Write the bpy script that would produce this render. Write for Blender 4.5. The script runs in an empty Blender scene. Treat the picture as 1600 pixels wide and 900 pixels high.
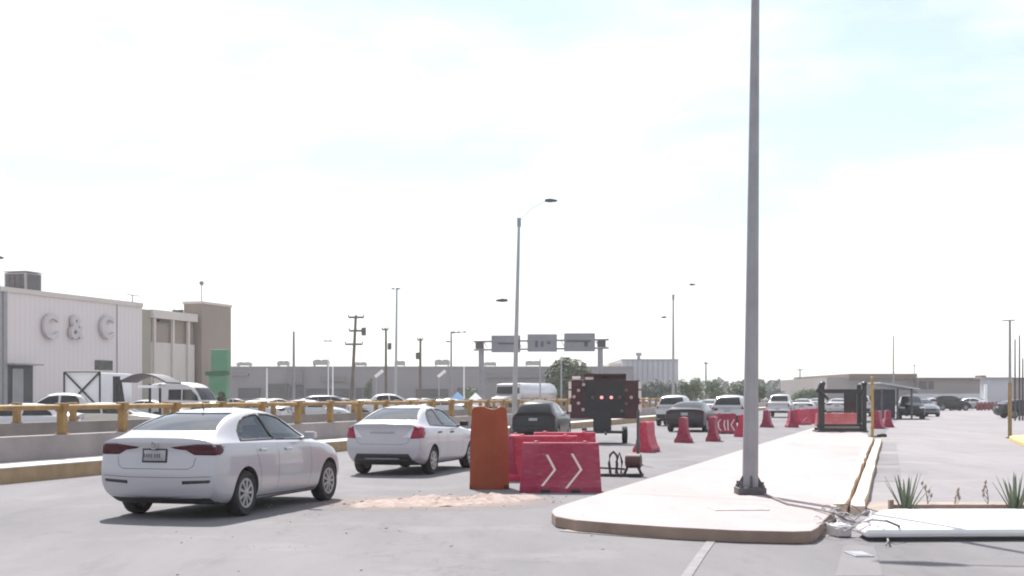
import bpy, bmesh, math, random
from mathutils import Vector, Matrix, noise
from mathutils.bvhtree import BVHTree
random.seed(7)
S = bpy.context.scene
C = S.collection
rad = math.radians
F = 2080.0; HZ = 618.0; H = 1.7           # focal length in photo pixels, horizon row, eye height

# ------------------------------------------------------------------ camera
cam = bpy.data.cameras.new('camera'); cam.sensor_width = 36; cam.lens = 36*F/1600
cam.shift_y = (HZ-450)/1600; cam.clip_start = .1; cam.clip_end = 9000
co = bpy.data.objects.new('camera', cam); C.objects.link(co)
co.location = (0, 0, H); co.rotation_euler = (rad(90), 0, 0); S.camera = co
# ------------------------------------------------------------------ sky and sun
SUN_EL, SUN_AZ = 52.0, -14.5              # azimuth clockwise from +Y
w = bpy.data.worlds.new('World'); S.world = w; w.use_nodes = True
nt = w.node_tree; nt.nodes.clear(); N = nt.nodes.new; L = nt.links.new
out = N('ShaderNodeOutputWorld'); bg = N('ShaderNodeBackground'); sky = N('ShaderNodeTexSky')
sky.sky_type = 'NISHITA'; sky.sun_disc = False; sky.sun_elevation = rad(SUN_EL); sky.sun_rotation = rad(SUN_AZ)
sky.air_density = 1.0; sky.dust_density = .6; sky.ozone_density = 1.2
tc = N('ShaderNodeTexCoord'); mp = N('ShaderNodeMapping'); mp.inputs['Scale'].default_value = (1.5, 1.5, 5.0); mp.inputs['Location'].default_value = (3.3, .4, 1.7)
nz = N('ShaderNodeTexNoise'); nz.inputs['Scale'].default_value = 2.3; nz.inputs['Detail'].default_value = 7; nz.inputs['Roughness'].default_value = .55
rp = N('ShaderNodeValToRGB'); rp.color_ramp.elements[0].position = .40; rp.color_ramp.elements[1].position = .64; rp.color_ramp.elements[0].color = (.38, .38, .38, 1)
mx = N('ShaderNodeMixRGB'); mx.inputs['Color2'].default_value = (9.4, 9.2, 9.7, 1)
ml = N('ShaderNodeMath'); ml.operation = 'MULTIPLY'; ml.inputs[1].default_value = .85
L(tc.outputs['Generated'], mp.inputs['Vector']); L(mp.outputs[0], nz.inputs['Vector']); L(nz.outputs['Fac'], rp.inputs[0])
L(rp.outputs[0], ml.inputs[0]); L(ml.outputs[0], mx.inputs['Fac'])
tn = N('ShaderNodeMixRGB'); tn.blend_type = 'MULTIPLY'; tn.inputs['Fac'].default_value = 1; tn.inputs['Color2'].default_value = (.94, 1.05, 1.0, 1)
L(sky.outputs[0], tn.inputs['Color1']); L(tn.outputs[0], mx.inputs['Color1'])
L(mx.outputs[0], bg.inputs['Color']); bg.inputs['Strength'].default_value = .086; L(bg.outputs[0], out.inputs['Surface'])
sd = Vector((math.sin(rad(SUN_AZ))*math.cos(rad(SUN_EL)), math.cos(rad(SUN_AZ))*math.cos(rad(SUN_EL)), math.sin(rad(SUN_EL))))
sl = bpy.data.lights.new('sun', 'SUN'); sl.energy = 4.8; sl.angle = rad(.5); sl.color = (1, .955, .90)
so = bpy.data.objects.new('sun', sl); C.objects.link(so); so.location = sd*50; so.rotation_euler = sd.to_track_quat('Z', 'Y').to_euler()
S.view_settings.view_transform = 'Standard'; S.view_settings.look = 'None'; S.view_settings.gamma = 1
S.view_settings.exposure = .74; S.view_settings.use_curve_mapping = False
S.cycles.filter_width = 2.0              # a soft video lens

# ------------------------------------------------------------------ helpers
AR = math.atan2(630, F)                   # the road runs this far right of straight ahead
U = Vector((math.sin(AR), math.cos(AR), 0)); V = Vector((math.cos(AR), -math.sin(AR), 0))
RZ = -AR                                  # z-rotation that turns local +Y onto the road direction
def gnd(x, y, z=0.0):
    Y = (H-z)*F/(y-HZ); return Vector(((x-800)*Y/F, Y, z))
def at(x, y, Y): return Vector(((x-800)*Y/F, Y, H-(y-HZ)*Y/F))
def gx(x, Y, z=0.0): return Vector(((x-800)*Y/F, Y, z))
OR = gnd(0, 757)
def R(s, t, z=0.0): p = OR+U*s+V*t; return Vector((p.x, p.y, z))
def s_at(x, t):                           # distance along the road of the point on line t seen in photo column x
    r = (x-800)/F; p = OR+V*t
    return (r*p.y-p.x)/(U.x-r*U.y)

MATS = {}
def mat(name, col, rough=.6, metal=0, var=.12, scale=3.0, bump=0, bscale=40, spec=.5, coat=0, col2=None, emit=None, coord='Object', back=None, scuff=None):
    if name in MATS: return MATS[name]
    m = bpy.data.materials.new(name); m.use_nodes = True; t = m.node_tree; b = t.nodes['Principled BSDF']
    b.inputs['Roughness'].default_value = rough; b.inputs['Metallic'].default_value = metal
    b.inputs['Specular IOR Level'].default_value = spec
    if coat: b.inputs['Coat Weight'].default_value = coat; b.inputs['Coat Roughness'].default_value = .04
    if emit: b.inputs['Emission Color'].default_value = (*col, 1); b.inputs['Emission Strength'].default_value = emit
    tcn = t.nodes.new('ShaderNodeTexCoord'); n = t.nodes.new('ShaderNodeTexNoise')
    n.inputs['Scale'].default_value = scale; n.inputs['Detail'].default_value = 6; n.inputs['Roughness'].default_value = .6
    r = t.nodes.new('ShaderNodeValToRGB'); r.color_ramp.elements[0].position = .3; r.color_ramp.elements[1].position = .7
    c2 = col2 or tuple(min(1, c*(1+var)) for c in col); c1 = col if col2 else tuple(c*(1-var) for c in col)
    r.color_ramp.elements[0].color = (*c1, 1); r.color_ramp.elements[1].color = (*c2, 1)
    t.links.new(tcn.outputs[coord], n.inputs['Vector']); t.links.new(n.outputs['Fac'], r.inputs[0])
    src = r.outputs[0]
    if back:
        g = t.nodes.new('ShaderNodeNewGeometry'); k = t.nodes.new('ShaderNodeMixRGB'); k.inputs['Color2'].default_value = (*back, 1)
        t.links.new(g.outputs['Backfacing'], k.inputs['Fac']); t.links.new(src, k.inputs['Color1']); src = k.outputs[0]
    if scuff:
        sm = t.nodes.new('ShaderNodeMapping'); sm.inputs['Scale'].default_value = (1, 1, 3.5); sn = t.nodes.new('ShaderNodeTexNoise'); sn.inputs['Scale'].default_value = 5; sn.inputs['Detail'].default_value = 9; sn.inputs['Roughness'].default_value = .75
        sr = t.nodes.new('ShaderNodeValToRGB'); sr.color_ramp.elements[0].position = .52; sr.color_ramp.elements[1].position = .72; sr.color_ramp.elements[1].color = (.6, .6, .6, 1); sk = t.nodes.new('ShaderNodeMixRGB'); sk.inputs['Color2'].default_value = (*scuff, 1)
        t.links.new(tcn.outputs['Object'], sm.inputs[0]); t.links.new(sm.outputs[0], sn.inputs['Vector']); t.links.new(sn.outputs['Fac'], sr.inputs[0]); t.links.new(sr.outputs[0], sk.inputs['Fac']); t.links.new(src, sk.inputs['Color1']); src = sk.outputs[0]
    t.links.new(src, b.inputs['Base Color'])
    if bump:
        n2 = t.nodes.new('ShaderNodeTexNoise'); n2.inputs['Scale'].default_value = bscale; n2.inputs['Detail'].default_value = 4
        bm_ = t.nodes.new('ShaderNodeBump'); bm_.inputs['Strength'].default_value = bump; bm_.inputs['Distance'].default_value = .02
        t.links.new(tcn.outputs[coord], n2.inputs['Vector']); t.links.new(n2.outputs['Fac'], bm_.inputs['Height']); t.links.new(bm_.outputs[0], b.inputs['Normal'])
    MATS[name] = m; return m
def glass(name, tint, mixf=.06, rough=.02):
    if name in MATS: return MATS[name]
    m = bpy.data.materials.new(name); m.use_nodes = True; t = m.node_tree; t.nodes.clear()
    o = t.nodes.new('ShaderNodeOutputMaterial'); a = t.nodes.new('ShaderNodeBsdfTransparent'); g = t.nodes.new('ShaderNodeBsdfGlossy')
    f = t.nodes.new('ShaderNodeFresnel'); f.inputs['IOR'].default_value = 1.5; x = t.nodes.new('ShaderNodeMixShader')
    ad = t.nodes.new('ShaderNodeMath'); ad.operation = 'ADD'; ad.inputs[1].default_value = mixf; ad.use_clamp = True
    a.inputs[0].default_value = (*tint, 1); g.inputs[0].default_value = (.93, .94, .95, 1); g.inputs['Roughness'].default_value = rough
    t.links.new(f.outputs[0], ad.inputs[0]); t.links.new(ad.outputs[0], x.inputs[0]); t.links.new(a.outputs[0], x.inputs[1]); t.links.new(g.outputs[0], x.inputs[2]); t.links.new(x.outputs[0], o.inputs[0])
    MATS[name] = m; return m

class MB:
    """collects shapes, then links them as ONE mesh object"""
    def __init__(s): s.bm = bmesh.new()
    def verts(s, vs): return [s.bm.verts.new(v) for v in vs]
    def face(s, pts, mi=0):
        f = s.bm.faces.new(s.verts(pts)); f.material_index = mi; return f
    def box(s, c, d, rz=0, mi=0, M=None):
        m = Matrix.Translation(c) @ Matrix.Rotation(rz, 4, 'Z') @ (M or Matrix.Identity(4)) @ Matrix.Diagonal((d[0], d[1], d[2], 1))
        r = bmesh.ops.create_cube(s.bm, size=1, matrix=m)
        for f in {f for v in r['verts'] for f in v.link_faces}: f.material_index = mi
        return s
    def tube(s, p0, p1, r0, r1=None, n=10, mi=0):
        p0, p1 = Vector(p0), Vector(p1); d = p1-p0; r1 = r0 if r1 is None else r1
        m = Matrix.Translation((p0+p1)/2) @ d.to_track_quat('Z', 'Y').to_matrix().to_4x4()
        r = bmesh.ops.create_cone(s.bm, cap_ends=True, segments=n, radius1=r0, radius2=max(r1, 1e-4), depth=d.length, matrix=m)
        for f in {f for v in r['verts'] for f in v.link_faces}: f.material_index = mi
        return s
    def path(s, pts, r, n=6):
        pts = [Vector(p) for p in pts]; rings = []
        for i, p in enumerate(pts):
            d = (pts[min(i+1, len(pts)-1)]-pts[max(i-1, 0)]).normalized()
            a = d.cross(Vector((0, 0, 1))); a = a.normalized() if a.length > 1e-3 else Vector((1, 0, 0)); b = d.cross(a)
            rr = r[i] if isinstance(r, (list, tuple)) else r
            rings.append(s.verts([p+(a*math.cos(k*2*math.pi/n)+b*math.sin(k*2*math.pi/n))*rr for k in range(n)]))
        for q, t in zip(rings, rings[1:]):
            for k in range(n): s.bm.faces.new((q[k], q[(k+1) % n], t[(k+1) % n], t[k]))
        s.bm.faces.new(rings[0][::-1]); s.bm.faces.new(rings[-1]); return s
    def lathe(s, prof, n=24, M=Matrix.Identity(4), mi=0, caps=True):
        rings = [s.verts([M @ Vector((r*math.cos(k*2*math.pi/n), r*math.sin(k*2*math.pi/n), z)) for k in range(n)]) for r, z in prof]
        for q, t in zip(rings, rings[1:]):
            for k in range(n): s.bm.faces.new((q[k], q[(k+1) % n], t[(k+1) % n], t[k])).material_index = mi
        if caps:
            s.bm.faces.new(rings[0][::-1]).material_index = mi; s.bm.faces.new(rings[-1]).material_index = mi
        return s
    def prism(s, poly, z0, z1, M=Matrix.Identity(4), mi=0):
        a = s.verts([M @ Vector((p[0], p[1], z0)) for p in poly]); b = s.verts([M @ Vector((p[0], p[1], z1)) for p in poly]); n = len(poly)
        fs = [s.bm.faces.new(a[::-1]), s.bm.faces.new(b)]+[s.bm.faces.new((a[k], a[(k+1) % n], b[(k+1) % n], b[k])) for k in range(n)]
        for f in fs: f.material_index = mi
        return s
    def loft(s, rings, cap=True):
        rr = [s.verts(r) for r in rings]; n = len(rr[0])
        for q, t in zip(rr, rr[1:]):
            for k in range(n): s.bm.faces.new((q[k], q[(k+1) % n], t[(k+1) % n], t[k]))
        if cap: s.bm.faces.new(rr[0][::-1]); s.bm.faces.new(rr[-1])
        return s
    def build(s, name, m, parent=None, smooth=False, bevel=0, M=None, recalc=True):
        if M: s.bm.transform(M)
        if recalc: bmesh.ops.recalc_face_normals(s.bm, faces=s.bm.faces)
        me = bpy.data.meshes.new(name); s.bm.to_mesh(me); s.bm.free()
        return link(name, me, m, parent, smooth, bevel)
def link(name, me, m, parent=None, smooth=False, bevel=0):
    for x in (m if isinstance(m, (list, tuple)) else [m]): me.materials.append(x)
    o = bpy.data.objects.new(name, me); C.objects.link(o)
    if parent: o.parent = parent
    if smooth:
        for p in me.polygons: p.use_smooth = True
        me.set_sharp_from_angle(angle=rad(38))
    if bevel:
        b = o.modifiers.new('bevel', 'BEVEL'); b.width = bevel; b.segments = 2; b.limit_method = 'ANGLE'; b.angle_limit = rad(35)
    return o
def tag(o, label, cat, group=None):
    o['label'] = label; o['category'] = cat
    if group: o['group'] = group
    elif 'group' in o: del o['group']
    return o
def thing(name, label, cat, loc=(0, 0, 0), rz=0, group=None):
    o = bpy.data.objects.new(name, None); C.objects.link(o); o.location = loc; o.rotation_euler = (0, 0, rz); o.empty_display_size = .2
    return tag(o, label, cat, group)
def struct(o, kind='structure'): o['kind'] = kind; return o
def dup(root, loc, rz, label, group=None, paint=None):
    def cp(o, par):
        c = o.copy(); C.objects.link(c)
        if par: c.parent = par
        for ch in list(o.children): cp(ch, c)
        if paint and o.name.split('.')[0] in ('body', 'mirror'):
            c.material_slots[0].link = 'OBJECT'; c.material_slots[0].material = paint
        return c
    r = cp(root, None); r.location = loc; r.rotation_euler = (0, 0, rz); r['label'] = label
    if group: r['group'] = group
    elif 'group' in r: del r['group']
    return r

# ------------------------------------------------------------------ materials
def ground_mat(name, c1, c2, patch, crack=.5, big=.12, stain=.20):
    m = bpy.data.materials.new(name); m.use_nodes = True; t = m.node_tree; b = t.nodes['Principled BSDF']; n = t.nodes.new; l = t.links.new
    b.inputs['Roughness'].default_value = .9; b.inputs['Specular IOR Level'].default_value = .25
    g = n('ShaderNodeTexCoord')
    mp_ = n('ShaderNodeMapping'); mp_.inputs['Rotation'].default_value = (0, 0, AR); mp_.inputs['Scale'].default_value = (1, .22, 1); l(g.outputs['Object'], mp_.inputs['Vector'])
    a = n('ShaderNodeTexNoise'); a.inputs['Scale'].default_value = big*3; a.inputs['Detail'].default_value = 8; a.inputs['Roughness'].default_value = .65; l(mp_.outputs[0], a.inputs['Vector'])
    r = n('ShaderNodeValToRGB'); r.color_ramp.elements[0].position = .32; r.color_ramp.elements[1].position = .68
    r.color_ramp.elements[0].color = (*c1, 1); r.color_ramp.elements[1].color = (*c2, 1); l(a.outputs['Fac'], r.inputs[0])
    a2 = n('ShaderNodeTexNoise'); a2.inputs['Scale'].default_value = .55; a2.inputs['Detail'].default_value = 6; l(g.outputs['Object'], a2.inputs['Vector'])
    r2 = n('ShaderNodeValToRGB'); r2.color_ramp.elements[0].position = .55; r2.color_ramp.elements[1].position = .72; l(a2.outputs['Fac'], r2.inputs[0])
    mu = n('ShaderNodeMath'); mu.operation = 'MULTIPLY'; mu.inputs[1].default_value = .55; l(r2.outputs[0], mu.inputs[0])
    m1 = n('ShaderNodeMixRGB'); m1.inputs['Color2'].default_value = (*patch, 1); l(mu.outputs[0], m1.inputs['Fac']); l(r.outputs[0], m1.inputs['Color1'])
    a3 = n('ShaderNodeTexNoise'); a3.inputs['Scale'].default_value = 60; a3.inputs['Detail'].default_value = 3; l(g.outputs['Object'], a3.inputs['Vector'])
    r3 = n('ShaderNodeValToRGB'); r3.color_ramp.elements[0].color = (.86, .86, .86, 1); r3.color_ramp.elements[1].color = (1.1, 1.1, 1.1, 1); l(a3.outputs['Fac'], r3.inputs[0])
    m2 = n('ShaderNodeMixRGB'); m2.blend_type = 'MULTIPLY'; m2.inputs['Fac'].default_value = 1; l(m1.outputs[0], m2.inputs['Color1']); l(r3.outputs[0], m2.inputs['Color2'])
    # hairline cracks: wobbled voronoi edges
    nz_ = n('ShaderNodeTexNoise'); nz_.inputs['Scale'].default_value = 1.4; nz_.inputs['Detail'].default_value = 5; l(g.outputs['Object'], nz_.inputs['Vector'])
    ad = n('ShaderNodeMixRGB'); ad.blend_type = 'LINEAR_LIGHT'; ad.inputs['Fac'].default_value = .9; l(g.outputs['Object'], ad.inputs['Color1']); l(nz_.outputs['Color'], ad.inputs['Color2'])
    v = n('ShaderNodeTexVoronoi'); v.feature = 'DISTANCE_TO_EDGE'; v.inputs['Scale'].default_value = .23; l(ad.outputs[0], v.inputs['Vector'])
    r4 = n('ShaderNodeValToRGB'); r4.color_ramp.elements[0].position = 0; r4.color_ramp.elements[1].position = .006
    r4.color_ramp.elements[0].color = (1-crack, 1-crack, 1-crack, 1); r4.color_ramp.elements[1].color = (1, 1, 1, 1); l(v.outputs['Distance'], r4.inputs[0])
    m3 = n('ShaderNodeMixRGB'); m3.blend_type = 'MULTIPLY'; m3.inputs['Fac'].default_value = 1; l(m2.outputs[0], m3.inputs['Color1']); l(r4.outputs[0], m3.inputs['Color2'])
    a5 = n('ShaderNodeTexNoise'); a5.inputs['Scale'].default_value = 1.1; a5.inputs['Detail'].default_value = 9; a5.inputs['Roughness'].default_value = .7; l(mp_.outputs[0], a5.inputs['Vector'])
    r5 = n('ShaderNodeValToRGB'); r5.color_ramp.elements[0].position = .54; r5.color_ramp.elements[1].position = .70
    r5.color_ramp.elements[0].color = (1, 1, 1, 1); r5.color_ramp.elements[1].color = (1-stain, 1-stain, 1-stain, 1); l(a5.outputs['Fac'], r5.inputs[0])
    m5 = n('ShaderNodeMixRGB'); m5.blend_type = 'MULTIPLY'; m5.inputs['Fac'].default_value = 1; l(m3.outputs[0], m5.inputs['Color1']); l(r5.outputs[0], m5.inputs['Color2']); m3 = m5
    l(m3.outputs[0], b.inputs['Base Color'])
    bu = n('ShaderNodeBump'); bu.inputs['Strength'].default_value = .35; bu.inputs['Distance'].default_value = .02; l(a3.outputs['Fac'], bu.inputs['Height']); l(bu.outputs[0], b.inputs['Normal'])
    MATS[name] = m; return m
ASPH = ground_mat('worn_asphalt', (.15, .146, .153), (.208, .202, .211), (.245, .234, .236), .18)
LOT = ground_mat('pale_lot_asphalt', (.215, .203, .212), (.275, .26, .268), (.305, .286, .29), .18)
DIRT = ground_mat('dusty_earth', (.25, .22, .19), (.33, .29, .25), (.36, .32, .28), .0)
PAVE = ground_mat('pale_concrete_paving', (.355, .303, .303), (.425, .368, .368), (.445, .392, .392), .12, stain=.13)
CONC = mat('grey_concrete', (.26, .235, .235), .85, var=.15, scale=1.2, bump=.2)
CONCD = mat('darker_concrete', (.20, .18, .175), .85, var=.18, scale=.9, bump=.2)
KYEL = mat('worn_yellow_kerb_paint', (.30, .20, .10), .75, var=.3, scale=2.5, bump=.15, col2=(.40, .285, .165))
KTOP = mat('sunlit_white_top', (.55, .51, .48), .85, var=.12, scale=1.4, bump=.15)  # whitened to carry the sunlight on the kerb top
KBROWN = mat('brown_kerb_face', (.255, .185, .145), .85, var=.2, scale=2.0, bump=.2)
KPEACH = mat('faded_yellow_kerb', (.50, .375, .26), .8, scale=2.2, bump=.2, col2=(.56, .465, .385))
RYEL = mat('yellow_rail_paint', (.25, .148, .045), .6, var=.3, scale=3)
WHITE = mat('white_car_paint', (.40, .395, .425), .3, var=.02, scale=2, coat=.8)
WHITE2 = mat('white_vehicle_paint', (.50, .49, .50), .35, var=.03, scale=2, coat=.5)
SILVER = mat('silver_car_paint', (.42, .42, .43), .32, metal=.5, var=.04, coat=.7)
BLACK = mat('black_car_paint', (.010, .010, .011), .3, var=.1, spec=.3, coat=.2)
GREYP = mat('grey_car_paint', (.12, .12, .13), .3, var=.05, coat=.8)
REDP = mat('red_car_paint', (.28, .03, .03), .3, var=.05, coat=.8)
BEIGEP = mat('beige_car_paint', (.5, .45, .38), .3, var=.05, coat=.8)
BLKPL = mat('black_plastic', (.022, .022, .024), .6, var=.2, scale=8)
TYRE = mat('tyre_rubber', (.022, .021, .021), .85, var=.25, scale=12)
RIM = mat('silver_wheel_cover', (.36, .36, .37), .4, metal=.4, var=.08, scale=6)
CABIN = mat('dark_cabin_lining', (.05, .05, .055), .8, var=.2, scale=4)
TAIL = mat('dark_red_tail_lamp', (.055, .006, .014), .3, var=.3, scale=9, spec=.35)
TAILR = mat('bright_red_tail_lamp', (.26, .010, .04), .3, var=.25, scale=9, spec=.35)
LENS = mat('clear_lamp_lens', (.55, .55, .58), .12, var=.15, scale=14, coat=1)
CHROME = mat('chrome', (.6, .6, .6), .15, metal=1, var=.05)
PLATE = mat('plate_white', (.36, .36, .37), .5, var=.1, scale=8)
GLS = glass('tinted_car_glass', (.44, .48, .47), .015); GLSD = glass('dark_car_glass', (.07, .075, .08), .14)
DGLASS = mat('dark_window_glass', (.02, .023, .026), .08, var=.3, scale=.4, spec=.4)
PRED = mat('red_barrier_plastic', (.25, .008, .042), .55, spec=.25, scale=1.6, col2=(.33, .06, .095), scuff=(.33, .17, .20), bump=.06, bscale=12)
PRED2 = mat('faded_red_barrier_plastic', (.40, .014, .055), .55, spec=.25, scale=3.2, col2=(.46, .05, .085), scuff=(.45, .20, .22), bump=.06, bscale=12)
PORG = mat('orange_barrier_plastic', (.24, .046, .020), .65, spec=.25, scale=2.4, col2=(.29, .072, .032), scuff=(.27, .075, .038), bump=.08, bscale=10)
CHEV = mat('pale_reflective_tape', (.72, .60, .55), .5, var=.1, scale=10)
STEEL = mat('galvanised_steel', (.27, .265, .28), .5, metal=.35, var=.12, scale=2.2)
STEELD = mat('dark_steel', (.09, .085, .09), .55, metal=.3, var=.25, scale=4)
POLEG = mat('pale_grey_pole_paint', (.36, .355, .36), .55, metal=.2, var=.1, scale=1)
WOOD = mat('weathered_wood', (.14, .115, .10), .85, var=.3, scale=2.5)
BLKST = mat('black_painted_steel', (.018, .018, .021), .5, var=.25, scale=5)
MAROON = mat('maroon_panel', (.045, .009, .014), .5, var=.2, scale=3)
BOARDB = mat('matt_black_board', (.018, .018, .02), .6, var=.3, scale=3)
WALLW = mat('white_ribbed_wall', (.52, .485, .485), .8, var=.05, scale=.25)
WALLB = mat('beige_render_wall', (.30, .25, .21), .85, var=.07, scale=.3)
WALLO = mat('olive_beige_wall', (.34, .315, .25), .85, var=.07, scale=.3)
WALLC = mat('cream_wall', (.60, .55, .50), .85, var=.06, scale=.3)
WALLG = mat('grey_store_wall', (.225, .212, .216), .85, var=.07, scale=.05)
WALLP = mat('pale_blue_grey_cladding', (.46, .475, .51), .7, var=.05, scale=.2)
WALLR = mat('dull_brown_fascia', (.17, .13, .115), .85, var=.1, scale=.15)
WALLT = mat('taupe_wall', (.30, .265, .26), .85, var=.1, scale=.1)
ROOFW = mat('pale_roof_membrane', (.5, .49, .48), .85, var=.1, scale=.3)
HVACM = mat('hvac_sheet_metal', (.30, .30, .31), .5, metal=.3, var=.1, scale=1.5)
DARKG = mat('dark_opening', (.05, .05, .055), .5, var=.3, scale=.6)
LETTER = mat('grey_sign_letter', (.54, .50, .505), .6, var=.1, scale=1)
GREEN = mat('green_sign_panel', (.10, .26, .15), .6, var=.15, scale=.6)
GREEND = mat('dark_green_panel', (.035, .12, .06), .6, var=.15, scale=.6)
BLUEC = mat('blue_canopy_cloth', (.16, .33, .55), .7, var=.15, scale=1)
WCLOTH = mat('white_canopy_cloth', (.8, .8, .8), .8, var=.05, scale=1)
SIGNB = mat('grey_sign_back', (.22, .23, .25), .5, metal=.2, var=.1, scale=.8)
SAND = mat('pinkish_sand', (.235, .175, .15), .95, scale=4.5, col2=(.40, .325, .295), bump=.8, bscale=25)
CABLE = mat('grey_cable_and_shadow_line', (.20, .19, .195), .6, var=.2, scale=8)
CABLEW = mat('white_cable_sheath', (.55, .52, .52), .6, var=.1, scale=8)
AGAVE = mat('grey_green_agave_leaf', (.075, .10, .065), .6, col2=(.13, .16, .10), scale=6)
TWIG = mat('dry_twig', (.30, .24, .21), .9, var=.2, scale=6)
BARK = mat('tree_bark', (.10, .08, .065), .95, var=.25, scale=4)
def leafmat(n, a, b): return mat(n, a, .7, scale=1.1, col2=b)
LEAF1 = leafmat('dark_foliage', (.05, .07, .035), (.10, .13, .06))
LEAF2 = leafmat('mid_foliage', (.06, .095, .04), (.12, .17, .07))
LEAF3 = leafmat('bluish_foliage', (.075, .10, .085), (.12, .15, .12))
LAMPON = mat('lit_sign_lamp', (1, .35, .33), .4, emit=.55)
LAMPOFF = mat('unlit_sign_lamp', (.50, .33, .31), .3, var=.2, scale=20)
LAMPDIM = mat('dim_sign_lamp', (.12, .07, .07), .3, var=.2, scale=20)

# ------------------------------------------------------------------ ground, road, kerbs
b = MB(); b.face([(-4000, -600, -.03), (4000, -600, -.03), (4000, 5000, -.03), (-4000, 5000, -.03)]); struct(b.build('ground', DIRT))
def sheet(name, pts, z, m): b = MB(); b.face([(p[0], p[1], z) for p in pts]); return struct(b.build(name, m))
sheet('road', [R(-60, 0), R(-60, 40), R(900, 40), R(900, 0)], 0, ASPH)
sheet('parking_lot', [R(-60, -8.2), R(-60, -120), R(420, -120), R(420, -8.2)], -.012, LOT)
pR = [gnd(1276, 838), gnd(1335, 800), gnd(1362, 700), gnd(1398, 660)]
lotp = [pR[0], pR[1], pR[2], pR[3], R(700, 22), R(700, 140), gx(3800, 19.0), gnd(1600, 830), gnd(1400, 842)]
sheet('side_lot', lotp, .004, LOT)
# kerb along the underpass, low parapet walls
def strip(b, t0, t1, z0, z1, s0, s1, mi=0, n=1):
    for i in range(n):
        a, c = s0+(s1-s0)*i/n, s0+(s1-s0)*(i+1)/n
        b.loft([[R(a, t0, z0), R(a, t1, z0), R(a, t1, z1), R(a, t0, z1)], [R(c, t0, z0), R(c, t1, z0), R(c, t1, z1), R(c, t0, z1)]])
b = MB(); strip(b, 0, -1.22, 0, .29, -30, 420); kb = b.build('median_kerb', KYEL); tag(kb, 'long yellow painted concrete kerb at the foot of the nearer parapet wall', 'kerb')
b = MB(); strip(b, .015, -1.22, .292, .315, -30, 420); b.build('sunlit_kerb_top', KTOP, kb)  # thin white strip: sunlight on the kerb top put into the colour
b = MB(); strip(b, -1.24, -1.54, 0, .84, -30, 420); o = b.build('parapet_wall', CONC, bevel=.02); tag(o, 'low grey concrete parapet wall right behind the yellow kerb', 'wall')
b = MB(); strip(b, -7.2, -7.55, -.5, .93, -30, 420); o = b.build('parapet_wall', CONCD, bevel=.02); tag(o, 'farther concrete parapet wall across the underpass, seen above the nearer one', 'wall')
def railing(t, ztop, zrail, s0, s1, step, label, rr=.058):
    root = thing('guard_rail', label, 'railing', R(s0, t), 0)
    I = Matrix.Translation(-R(s0, t))
    b = MB(); b.tube(R(s0-4, t, zrail), R(s1, t, zrail), rr, n=12); b.build('rail', RYEL, root, True, M=I)
    s = s0; k = 0
    while s < s1 and k < 60:
        p = R(s, t); b = MB()
        b.box((p.x, p.y, (ztop+zrail+.03)/2), (.17, .17, zrail-ztop+.02), RZ)
        b.box((p.x, p.y, zrail-.0), (.24, .20, .19), RZ); b.box((p.x, p.y, ztop+.02), (.25, .23, .03), RZ)
        b.build('post', RYEL, root, bevel=.015, M=I); s += step; k += 1
s97 = s_at(97, -1.39); st = (s_at(516, -1.39)-s97)/6
railing(-1.39, .84, 1.44, s97-st*2, s97+st*34, st, 'yellow tubular guard rail on stout posts along the nearer parapet wall')
railing(-7.38, .93, 1.40, -8, 85, 2.6, 'yellow guard rail on the farther parapet wall across the underpass', .042)

# the paved island on the right
ISZ = .15
top = [gnd(x, y, ISZ) for x, y in ((862, 800), (868, 806), (900, 812), (960, 817), (1050, 823), (1150, 828), (1240, 830), (1268, 829), (1279, 823), (1288, 812), (1305, 797), (1322, 760), (1341, 720), (1355, 691), (1358, 684), (1356, 679), (1345, 676), (1290, 669), (1276, 667.5), (1262, 671), (1150, 705.5), (1060, 733.5), (985, 756), (940, 770), (900, 782), (875, 790), (864, 795))]
b = MB(); b.prism([(p.x, p.y) for p in top], .0, ISZ)
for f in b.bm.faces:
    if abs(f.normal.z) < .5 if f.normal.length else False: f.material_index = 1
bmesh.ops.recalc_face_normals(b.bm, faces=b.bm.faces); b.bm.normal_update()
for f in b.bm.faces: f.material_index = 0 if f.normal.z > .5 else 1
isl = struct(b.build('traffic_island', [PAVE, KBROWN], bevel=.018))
# broken yellow kerb on its right side: two rows with a dark gap between
kl = thing('yellow_kerb', 'faded yellow cracked kerb along the right side of the paved island', 'kerb', gnd(1305, 800), 0)
I = Matrix.Translation(-gnd(1305, 800))
def kerbrow(pa, pb, z0, z1, wd, n, m, seed):
    rn = random.Random(seed); b = MB(); rings = []
    for i in range(n+1):
        p = pa.lerp(pb, i/n); j = rn.uniform(-.015, .015); dz = rn.uniform(-.012, .012); q = Vector((p.x+wd, p.y, 0))
        rings.append([Vector((p.x+j, p.y, z0)), Vector((q.x+j, q.y, z0)), Vector((q.x+j*1.5, q.y, z1+dz)), Vector((p.x+j, p.y, z1+dz))])
    b.loft(rings); b.build('kerb_row', m, kl, bevel=.015, M=I)
kerbrow(gnd(1303, 806), gnd(1357, 691), 0, .165, .17, 22, KPEACH, 1)
kerbrow(gnd(1303, 806)+Vector((.215, 0, 0)), gnd(1357, 691)+Vector((.26, 0, 0)), 0, .13, .21, 22, KPEACH, 2)
JN = mat('island_joint', (.27, .235, .23), .9, var=.2, scale=5)
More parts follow.
